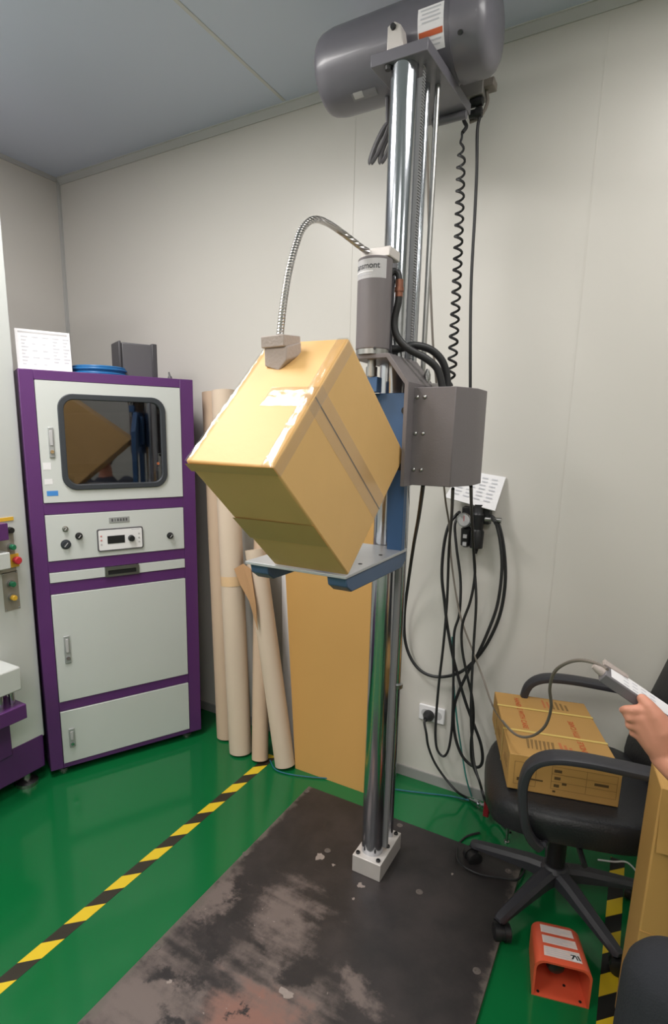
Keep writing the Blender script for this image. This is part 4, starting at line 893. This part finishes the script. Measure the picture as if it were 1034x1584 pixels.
# gas lift, hub, five legs, casters
BC = Vector((-.105, 1.81, 0))
MB().lathe(BC + Vector((0, 0, .12)), BC + Vector((0, 0, .40)), [(0, .028), (.55, .028), (.55, .021), (.9, .021), (.9, .04), (1, .05)], 24).build('gas_lift', M['black'], CHR)
MB().tube([chp(.0, -.20, .395), chp(.0, -.28, .40)], .008, 8, 0).build('lift_lever', M['black'], CHR)
MB().lathe(BC + Vector((0, 0, .075)), BC + Vector((0, 0, .135)), [(0, .035), (.2, .045), (.8, .045), (1, .034)], 24).build('hub', M['chair_pl'], CHR)
for k in (-116, -44, 28, 100, 172):
    a = math.radians(k); d = Vector((math.cos(a), math.sin(a), 0)); s_ = Vector((-d.y, d.x, 0)); rings = []
    for t, wd, zt, zb_ in ((.02, .026, .130, .080), (.08, .025, .124, .082), (.16, .022, .106, .074), (.24, .019, .088, .064), (.272, .018, .080, .060), (.283, .012, .074, .064)):
        c = BC + d * t
        rings.append([c + s_ * (-wd) + Vector((0, 0, zb_)), c + s_ * wd + Vector((0, 0, zb_)), c + s_ * wd + Vector((0, 0, zt - .012)), c + s_ * (wd * .55) + Vector((0, 0, zt)), c - s_ * (wd * .55) + Vector((0, 0, zt)), c - s_ * wd + Vector((0, 0, zt - .012))])
    lg = MB().rings(rings).build('leg', M['chair_pl'], CHR, bevel=.003)
    cc = BC + d * .262; sw = Vector((math.cos(a + .9), math.sin(a + .9), 0)); sx_ = Vector((-sw.y, sw.x, 0)); wc = cc + sw * .014 + Vector((0, 0, .026))
    m_ = MB().lathe(cc + Vector((0, 0, .035)), cc + Vector((0, 0, .066)), [(0, .008), (1, .008)], 10)
    m_.lathe(wc - sx_ * .026, wc - sx_ * .006, [(0, .018), (.15, .026), (1, .026)], 20); m_.lathe(wc + sx_ * .006, wc + sx_ * .026, [(0, .026), (.85, .026), (1, .018)], 20)
    m_.lathe(wc - sx_ * .007, wc + sx_ * .007, [(0, .022), (1, .022)], 14)
    m_.build('caster', M['black'], lg)

# ------------------------------------------------------------------ carton on the chair
CA2 = math.atan2(.068, .285)
KX, KY = Vector((math.cos(CA2), math.sin(CA2), 0)), Vector((-math.sin(CA2 + .09), math.cos(CA2 + .09), 0))
KO = Vector((-.2400, 1.574, .500)); KW, KD, KH = .292, .410, .110
def kp(x, y, z): return KO + KX * x + KY * y + Vector((0, 0, z))
KC = thing('carton', 'yellowish carton with red print and two pale straps lying on the chair seat', 'carton', tuple(kp(KW / 2, KD / 2, 0)))
m_ = MB(); v = [m_.bm.verts.new(kp(x, y, z)) for z in (0, KH) for y in (0, KD) for x in (0, KW)]
for f in ((0, 2, 3, 1), (4, 5, 7, 6), (0, 1, 5, 4), (2, 6, 7, 3), (0, 4, 6, 2), (1, 3, 7, 5)): m_.bm.faces.new([v[i] for i in f])
m_.build('box_body', M['carton2'], KC, bevel=.002)
for yy in (.145, .305):
    e = .0012; m_ = MB(); w_ = .0055
    path = [(-e, .001), (-e, KH + e), (KW + e, KH + e), (KW + e, .001)]
    for (xa, za), (xb, zb_) in zip(path, path[1:]): m_.quad([kp(xa, yy - w_, za), kp(xb, yy - w_, zb_), kp(xb, yy + w_, zb_), kp(xa, yy + w_, za)])
    m_.build('strap', M['strap'], KC, smooth=0, fix=False)
zt = KH + .0006
MB().text('HANDLE WITH CARE', .0225, lambda x, y: kp(.068 + y, .272 - x, zt), bold=.0005).build('red_lettering', M['redink'], KC, smooth=0, fix=False)
MB().text('HANDLE WITH CARE', .0225, lambda x, y: kp(.215 - y, .150 + x, zt), bold=.0005).build('red_lettering', M['redink'], KC, smooth=0, fix=False)
for j in range(7):
    MB().quad([kp(.055 + j * .0115, .045, zt), kp(.055 + j * .0115 + .005 - .002 * (j % 2), .045, zt), kp(.062 + j * .0115 + .004, .100, zt), kp(.058 + j * .0115, .100, zt)][::1]).build('barcode_bar', M['brownink2'], KC, smooth=0, fix=False)
for j in range(3):
    MB().quad([kp(.148 + j * .013, .05, zt), kp(.156 + j * .013, .05, zt), kp(.156 + j * .013, .105 - .01 * j, zt), kp(.148 + j * .013, .105 - .01 * j, zt)]).build('red_mark', M['redink2'], KC, smooth=0, fix=False)
for j in range(6):
    MB().quad([kp(.150 + j * .014, .330, zt), kp(.157 + j * .014, .330, zt), kp(.157 + j * .014, .388 - .008 * (j % 3), zt), kp(.150 + j * .014, .388 - .008 * (j % 3), zt)]).build('print_block', M['redink2'] if j < 2 else M['brownink2'], KC, smooth=0, fix=False)
def ff(x, z): return kp(x, -.0006, z)
def fline(xa, za, xb, zb_): MB().quad([ff(xa, za), ff(xb, za), ff(xb, zb_), ff(xa, zb_)]).build('print_line', M['brownink2'], KC, smooth=0, fix=False)
for (xa, za, xb, zb_) in ((.015, .018, .075, .0195), (.015, .088, .075, .0895), (.015, .018, .0163, .0895), (.0737, .018, .075, .0895), (.115, .022, .283, .0232), (.115, .045, .283, .0462), (.115, .068, .283, .0692), (.115, .022, .1162, .092), (.205, .022, .2062, .092), (.2818, .022, .283, .092), (.115, .0908, .283, .092)): fline(xa, za, xb, zb_)
def fdark(xa, za, w_, h_): MB().quad([ff(xa, za), ff(xa + w_, za), ff(xa + w_, za + h_), ff(xa, za + h_)]).build('print_block', M['brownink'], KC, smooth=0, fix=False)
for a_ in ((.024, .030, .012, .010), (.060, .038, .034, .005), (.121, .074, .020, .009), (.123, .052, .016, .009), (.123, .029, .014, .009), (.144, .038, .012, .008), (.226, .054, .036, .008), (.121, .012, .008, .006)): fdark(*a_)
def sdark(ya_, za, yb2, zb_): MB().quad([kp(-.0006, ya_, za), kp(-.0006, yb2, za), kp(-.0006, yb2, zb_), kp(-.0006, ya_, zb_)]).build('print_line', M['brownink2'], KC, smooth=0, fix=False)
for a_ in ((.03, .045, .10, .05), (.03, .06, .09, .064), (.20, .04, .27, .046), (.20, .056, .26, .06)): sdark(*a_)

# ------------------------------------------------------------------ orange foot pedal
PA = math.radians(14.6); PX_, PY_ = Vector((math.cos(PA), math.sin(PA), 0)), Vector((-math.sin(PA), math.cos(PA), 0)); PO = Vector((-.105, 1.427, 0))
def pp(x, y, z): return PO + PX_ * x + PY_ * y + Vector((0, 0, z))
FP = thing('foot_pedal', 'orange foot pedal hood with white labels on the green floor beside the tape', 'foot pedal', tuple(pp(.072, .08, 0)))
def shell_ring(y, w_, h_, ins, cx_=.0725, n=7):
    r_ = min(.026, h_ * .4); pts = []
    x0, x1 = cx_ - w_ / 2 + ins, cx_ + w_ / 2 - ins; z1 = h_ - ins
    pts.append((x0, .003 if ins else 0)); 
    for i in range(n + 1):
        a = math.pi - math.pi / 2 * i / n; pts.append((x0 + r_ + r_ * math.cos(a), z1 - r_ + r_ * math.sin(a)))
    for i in range(n + 1):
        a = math.pi / 2 - math.pi / 2 * i / n; pts.append((x1 - r_ + r_ * math.cos(a), z1 - r_ + r_ * math.sin(a)))
    pts.append((x1, .003 if ins else 0))
    return [pp(x, y, z) for x, z in pts]
m_ = MB(); out_r = [shell_ring(.0, .145, .118, 0), shell_ring(.008, .143, .119, 0), shell_ring(.150, .130, .098, 0), shell_ring(.165, .126, .088, 0)]
in_r = [shell_ring(.0, .145, .118, .006), shell_ring(.15, .130, .098, .006)]
V_ = [[m_.bm.verts.new(p) for p in r] for r in out_r]; W2 = [[m_.bm.verts.new(p) for p in r] for r in in_r]
def strip(a, b, rev=False):
    n = len(a)
    for i in range(n - 1): m_.bm.faces.new((a[i], a[i + 1], b[i + 1], b[i]))
strip(V_[0], V_[1]); strip(V_[1], V_[2]); strip(V_[2], V_[3]); strip(W2[0], W2[1]); strip(V_[0], W2[0])
m_.bm.faces.new(V_[3]); m_.bm.faces.new(W2[1])
n_ = len(V_[0])
m_.bm.faces.new((V_[0][0], W2[0][0], W2[0][-1], V_[0][-1])); m_.bm.faces.new((W2[0][0], W2[1][0], W2[1][-1], W2[0][-1])); m_.bm.faces.new((V_[0][0], V_[1][0], V_[2][0], V_[3][0], V_[3][-1], V_[2][-1], V_[1][-1], V_[0][-1]))
hd = m_.build('pedal_hood', M['orange'], FP, smooth=40)
def roof(x, y, o=.0009): 
    t = (y - .008) / .142; return pp(x, y, .119 + (.098 - .119) * t + o)
for k, (ya_, yb2) in enumerate(((.018, .056), (.068, .099), (.110, .142))):
    lb = MB().quad([roof(.0275 - .003 * (k == 0), ya_), roof(.121 - .003 * k, ya_), roof(.119 - .003 * k, yb2), roof(.028, yb2)]).build('warning_label', M['dirtypaper'], FP, smooth=0, fix=False)
    for j in range(4):
        yy = ya_ + (yb2 - ya_) * (.18 + .2 * j)
        MB().quad([roof(.032, yy, .0014), roof(.105 - .012 * ((j + k) % 3), yy, .0014), roof(.105 - .012 * ((j + k) % 3), yy + .0022, .0014), roof(.032, yy + .0022, .0014)]).build('print_line', M['ink'], lb, smooth=0, fix=False)
MB().quad([roof(.098, .020, .0016), roof(.118, .020, .0016), roof(.114, .045, .0016), roof(.094, .045, .0016)]).build('black_mark', M['paper'], FP, smooth=0, fix=False)
MB().text('7\\\\', .022, lambda x, y: roof(.106 + x, .033 + y, .0021), bold=.001).build('black_lettering', M['black'], FP, smooth=0, fix=False)
MB().lathe(pp(.056, .060, .086), pp(.060, .018, .078), [(0, .018), (.3, .024), (.7, .024), (.9, .02), (1, .010)], 22).build('treadle', M['black'], FP)
for (x, y, z) in ((.018, .012, .004), (.125, .012, .004), (.09, .05, .004)):
    MB().lathe(pp(x, y, .002), pp(x, y, .0042), [(0, .004), (1, .004)], 10).build('screw_hole', M['black'], FP)

# ------------------------------------------------------------------ tall plain carton at the right edge
TC = thing('carton', 'tall plain tan carton standing on the floor behind the dark knee', 'carton', (.28, 1.47, 0))
ta = [Vector((.112, 1.385, 0)), Vector((.46, 1.40, 0)), Vector((.445, 1.525, 0)), Vector((.094, 1.51, 0))]
th_ = .735
m_ = MB(); lo = [m_.bm.verts.new(p) for p in ta]; hi = [m_.bm.verts.new(p + Vector((.002, 0, th_))) for p in ta]
m_.bm.faces.new(lo[::-1]); m_.bm.faces.new(hi)
for i in range(4): m_.bm.faces.new((lo[i], lo[(i + 1) % 4], hi[(i + 1) % 4], hi[i]))
m_.build('box_body', M['carton3'], TC, bevel=.004)
fn_ = Vector((.015, -.348, 0)).normalized()
fa, fb = ta[0] + Vector((.002, 0, th_)), ta[1] + Vector((.002, 0, th_))
MB().prism([(0.006, .002), (.99, .002), (.99, -.135), (0.02, -.15)], lambda p: fa.lerp(fb, p[0]) + Vector((0, -.004 - abs(p[1]) * .08, p[1])), lambda p: fa.lerp(fb, p[0]) + Vector((0, -.0005 - abs(p[1]) * .08, p[1]))).build('flap', M['carton3'], TC)
MB().prism([(0, .36), (1, .36), (1, .357), (0, .357)], lambda p: ta[0].lerp(ta[1], p[0]) + Vector((.001, -.0012, p[1])), lambda p: ta[0].lerp(ta[1], p[0]) + Vector((.001, .002, p[1]))).build('crease', M['carton2'], TC, smooth=0)

# ------------------------------------------------------------------ person, seated on a stool at the right, holding the remote
def blob(limbs, voxel, name, m, parent, sm=6, label=None):
    m_ = MB()
    for pts in limbs:
        P = [Vector(p[:3]) for p in pts]; R = [p[3] for p in pts]
        for p, r in zip(P, R): m_.sphere(p, r, 16)
        for (a, ra), (b, rb) in zip(zip(P, R), zip(P[1:], R[1:])):
            if (b - a).length > 1e-4: m_.cyl(a, b, ra, rb, 18)
    o = m_.build(name, m, parent, smooth=0, fix=False)
    for p in o.data.polygons: p.use_smooth = True
    rm = o.modifiers.new('remesh', 'REMESH'); rm.mode = 'VOXEL'; rm.voxel_size = voxel; rm.use_smooth_shade = True
    s_ = o.modifiers.new('smooth', 'SMOOTH'); s_.factor = .5; s_.iterations = sm
    if label: o['label'] = label
    return o
def W4(p, r): return (p[0], p[1], p[2], r)
PS = thing('person', 'seated person in dark clothes reaching in from the right with a grey remote', 'person', (.55, 1.02, 0))
wr = (0.0998, 1.217, 0.8964)
sh_l, sh_r = (.50, .875, 1.06), (.60, 1.20, 1.06)
el_l, el_r = (.315, 1.05, .805), (.62, 1.28, .79)
hip_l, hip_r = (.525, .94, .555), (.60, 1.08, .555)
kn_l, kn_r = (.142, 1.012, .578), (.40, 1.24, .50)
an_l, an_r = (.125, .985, .095), (.52, 1.27, .095)
mcp = [(0.0559, 1.204, 0.9866), (0.05, 1.2, 0.972), (0.0487, 1.201, 0.9548), (0.0533, 1.206, 0.9333)]
fing = [[W4(mcp[0], .0120), W4((0.0322, 1.196, 0.9851), .0100), W4((0.0225, 1.197, 0.9833), .0085), W4((0.0173, 1.202, 0.9782), .0074)],
        [W4(mcp[1], .0120), W4((0.0308, 1.196, 0.9683), .0102), W4((0.0248, 1.209, 0.969), .0086), W4((0.0289, 1.228, 0.9687), .0074)],
        [W4(mcp[2], .0118), W4((0.0338, 1.203, 0.9496), .0100), W4((0.0304, 1.221, 0.9567), .0084), W4((0.0377, 1.24, 0.9587), .0072)],
        [W4(mcp[3], .0106), W4((0.0413, 1.212, 0.9307), .0090), W4((0.0401, 1.23, 0.9388), .0072), W4((0.047, 1.245, 0.9451), .0064)]]
wv = Vector(wr)
limbs = [
    [W4((.57, 1.01, .55), .115), W4((.58, 1.02, .72), .11), W4((.565, 1.03, .90), .125), W4((.55, 1.035, 1.03), .10), W4((.54, 1.04, 1.14), .055), W4((.525, 1.04, 1.20), .052)],
    [W4((.535, .96, .95), .085), W4(sh_l, .058)], [W4((.575, 1.11, .95), .085), W4(sh_r, .058)],
    [W4(sh_l, .054), W4(lerp(sh_l, el_l, .5), .045), W4(el_l, .037), W4(lerp(el_l, wr, .3), .042), W4(lerp(el_l, wr, .75), .034), W4(wr, .0295)],
    [W4(sh_r, .054), W4(lerp(sh_r, el_r, .5), .045), W4(el_r, .037), W4((.56, 1.25, .73), .038), W4((.50, 1.19, .66), .028), W4((.48, 1.16, .645), .027)],
    [W4(hip_l, .092), W4(lerp(hip_l, kn_l, .5), .076), W4(kn_l, .060), W4(lerp(kn_l, an_l, .3), .056), W4(an_l, .036)],
    [W4(hip_r, .092), W4(lerp(hip_r, kn_r, .5), .076), W4(kn_r, .060), W4(lerp(kn_r, an_r, .3), .056), W4(an_r, .036)],
    # head
    [W4((0.51, 1.04, 1.30), .078), W4((0.525, 1.04, 1.325), .084), W4((0.49, 1.04, 1.25), .055), W4((0.46, 1.04, 1.232), .030)],
    [W4((0.435, 1.04, 1.30), .012), W4((0.421, 1.04, 1.272), .014)],
    [W4((0.443, 1.025, 1.242), .010), W4((0.437, 1.04, 1.242), .011), W4((0.443, 1.055, 1.242), .010)],
    [W4((0.52, 0.957, 1.285), .013), W4((0.52, 0.955, 1.305), .017)], [W4((0.52, 1.123, 1.285), .013), W4((0.52, 1.125, 1.305), .017)],
    # left hand
    [W4(lerp(wr, mcp[0], 0), .0265), W4(lerp(wr, mcp[0], .5), .0235), W4(mcp[0], .0145)], [W4(wr, .026), W4(lerp(wr, mcp[1], .5), .023), W4(mcp[1], .0142)],
    [W4(wr, .026), W4(lerp(wr, mcp[2], .5), .0225), W4(mcp[2], .0138)], [W4(wr, .026), W4(lerp(wr, mcp[3], .5), .020), W4(mcp[3], .0126)],
    [W4(lerp(wr, (0.085, 1.206, 0.9575), .35), .027), W4((0.0874, 1.207, 0.9551), .0245), W4((0.0715, 1.202, 0.9814), .0165), W4((0.059, 1.203, 0.9975), .0125), W4((0.0471, 1.209, 1.007), .0100)],
] + fing
# right hand resting on the right thigh
rh = Vector((.48, 1.16, .645))
limbs.append([W4(rh, .022), W4(rh + Vector((-.05, -.005, .0)), .020), W4(rh + Vector((-.075, -.012, -.005)), .014)])
limbs.append([W4(rh + Vector((-.04, .012, 0)), .018), W4(rh + Vector((-.072, .016, -.006)), .013)])
for k, (dy, ln) in enumerate(((-.026, .062), (-.008, .070), (.010, .066), (.027, .052))):
    b = rh + Vector((-.074, dy, -.004)); limbs.append([W4(b, .0105), W4(b + Vector((-ln * .5, dy * .15, -.004)), .0095), W4(b + Vector((-ln * .8, dy * .2, -.018)), .0086), W4(b + Vector((-ln, dy * .22, -.030)), .0075)])
limbs.append([W4(rh + Vector((-.025, -.02, 0)), .015), W4(rh + Vector((-.055, -.045, -.006)), .012), W4(rh + Vector((-.085, -.052, -.016)), .009)])
blob(limbs, .0032, 'body', M['skin'], PS, 5)
blob([[W4(hip_l, .108), W4(lerp(hip_l, kn_l, .5), .092), W4(kn_l, .078), W4(lerp(kn_l, an_l, .3), .074), W4(lerp(kn_l, an_l, .95), .062)],
      [W4(hip_r, .108), W4(lerp(hip_r, kn_r, .5), .092), W4(kn_r, .078), W4(lerp(kn_r, an_r, .3), .074), W4(lerp(kn_r, an_r, .95), .062)],
      [W4((.555, .97, .575), .125), W4((.585, 1.05, .575), .125), W4((.575, 1.015, .68), .122)]], .007, 'trousers', M['cloth'], PS, 6)
blob([[W4((.575, 1.015, .66), .128), W4((.58, 1.02, .74), .124), W4((.565, 1.03, .90), .137), W4((.552, 1.035, 1.03), .112), W4((.542, 1.04, 1.10), .066)],
      [W4((.535, .96, .95), .097), W4(sh_l, .069)], [W4((.575, 1.11, .95), .097), W4(sh_r, .069)],
      [W4(sh_l, .066), W4(lerp(sh_l, el_l, .72), .058)], [W4(sh_r, .066), W4(lerp(sh_r, el_r, .72), .058)]], .007, 'shirt', M['shirt'], PS, 6)
blob([[W4((.538, 1.04, 1.335), .087), W4((.56, 1.04, 1.30), .078), W4((.57, 1.04, 1.25), .052)], [W4((.49, 1.04, 1.372), .048), W4((.515, 1.04, 1.372), .05)]], .006, 'hair', M['hair'], PS, 3)
for sy_ in (-1, 1):
    MB().sphere((.442, 1.04 + sy_ * .030, 1.302), .0105, 12).build('eye', M['paper'], PS)
    MB().sphere((.4335, 1.04 + sy_ * .030, 1.302), .0045, 10).build('iris', M['black'], PS)
for (a, nm) in ((an_l, 'shoe'), (an_r, 'shoe')):
    blob([[W4((a[0] + .035, a[1], .055), .045), W4((a[0] - .05, a[1], .045), .043), W4((a[0] - .13, a[1], .036), .034)], [W4((a[0], a[1], .10), .045), W4((a[0] - .02, a[1], .06), .045)]], .006, nm, M['black'], PS, 4)
# thumb and finger nails of the hand on the remote
def nail(a, b, up, r, ln):
    a, b = Vector(a), Vector(b); d = (b - a).normalized(); u = Vector(up); u = (u - d * u.dot(d)).normalized(); s = d.cross(u)
    c = b + u * r * .80
    m_ = MB(); pts = []
    for i in range(5):
        x = -1 + i / 2
        pts.append((x, [c + s * (x * r * .62) - u * (abs(x) ** 2 * r * .25) + d * (ln * t - .001) for t in (-.6, .0, .5)]))
    vv = [[m_.bm.verts.new(p) for p in q] for _, q in pts]
    for i in range(4):
        for j in range(2): m_.bm.faces.new((vv[i][j], vv[i + 1][j], vv[i + 1][j + 1], vv[i][j + 1]))
    m_.build('nail', M['nail'], PS, smooth=180)
nail((0.059, 1.203, 0.9975), (0.0471, 1.209, 1.007), (0.0, -.55, .8), .0100, .011)
nail((0.0225, 1.197, 0.9833), (0.0173, 1.202, 0.9782), (-.3, -.8, .2), .0074, .008)

ST = thing('stool', 'round black stool under the seated person', 'stool', (.59, 1.02, 0))
MB().lathe((.59, 1.02, .383), (.59, 1.02, .438), [(0, .15), (.15, .168), (.8, .168), (1, .15)], 36).build('seat', M['chair_fab'], ST)
MB().lathe((.59, 1.02, .05), (.59, 1.02, .384), [(0, .03), (.5, .03), (.5, .022), (1, .022)], 20).build('column', M['chrome'], ST)
for k in range(5):
    a = math.radians(30 + 72 * k); e = Vector((.59 + .22 * math.cos(a), 1.02 + .22 * math.sin(a), .02))
    MB().tube([(.59, 1.02, .07), lerp((.59, 1.02, .06), e, .6), tuple(e)], .018, 10, 4).build('leg', M['black'], ST)

# hand remote
e0, e1 = Vector((-0.0191, 1.203, 1.044)), Vector((0.1037, 1.234, 0.9666))
ax = (e1 - e0).normalized(); view = ((e0 + e1) / 2 - Vector((0, 0, 1.5))).normalized()
wn = -(view - ax * view.dot(ax)).normalized(); eu_ = wn.cross(ax); eu_ = eu_ if eu_.z > 0 else -eu_
thn = math.radians(27); nn_ = wn * math.cos(thn) - eu_ * math.sin(thn); nt_ = wn * math.sin(thn) + eu_ * math.cos(thn)
RM = thing('hand_remote', 'grey push button hand remote with a white face held above the armrest', 'remote control', tuple((e0 + e1) / 2))
RH, RW, RL = .022, .044, (e1 - e0).length
def rp3(l, w_, h_): return e0 + ax * l - nn_ * w_ - nt_ * h_
m_ = MB(); v = [m_.bm.verts.new(rp3(l, w_, h_)) for h_ in (0, RH) for w_ in (0, RW) for l in (0, RL)]
for f in ((0, 2, 3, 1), (4, 5, 7, 6), (0, 1, 5, 4), (2, 6, 7, 3), (0, 4, 6, 2), (1, 3, 7, 5)): m_.bm.faces.new([v[i] for i in f])
m_.build('case', M['remote'], RM, bevel=.002)
def rt_(l, w_, o): return rp3(l, w_, -o)
fc = MB().quad([rt_(.012, .003, .0006), rt_(RL - .006, .003, .0006), rt_(RL - .006, RW - .003, .0006), rt_(.012, RW - .003, .0006)]).build('white_face', M['paper'], RM, smooth=0, fix=False)
for k in range(4):
    for j in range(3):
        l0 = .040 + k * .020
        MB().quad([rt_(l0, .008 + j * .011, .001), rt_(l0 + .012, .008 + j * .011, .001), rt_(l0 + .012, .011 + j * .011, .001), rt_(l0, .011 + j * .011, .001)]).build('printed_line', M['ink'], fc, smooth=0, fix=False)
g0 = rp3(0, RW * .35, RH * .4)
MB().lathe(g0 + ax * .002, g0 - ax * .022, [(0, .009), (.5, .008), (1, .0045)], 14).build('strain_relief', M['foam'], RM)
m_ = MB(); m_.cbox((0, 0, 0), (.001, .001, .001)); m_.bm.clear()
m_.prism([(.0, RW - .014), (.055, RW - .008), (.055, RW + .004), (.0, RW + .004)], lambda p: rp3(p[0] - .004, p[1], .004), lambda p: rp3(p[0] - .004, p[1], -.003)).build('end_cap', M['foam'], RM, bevel=.001)
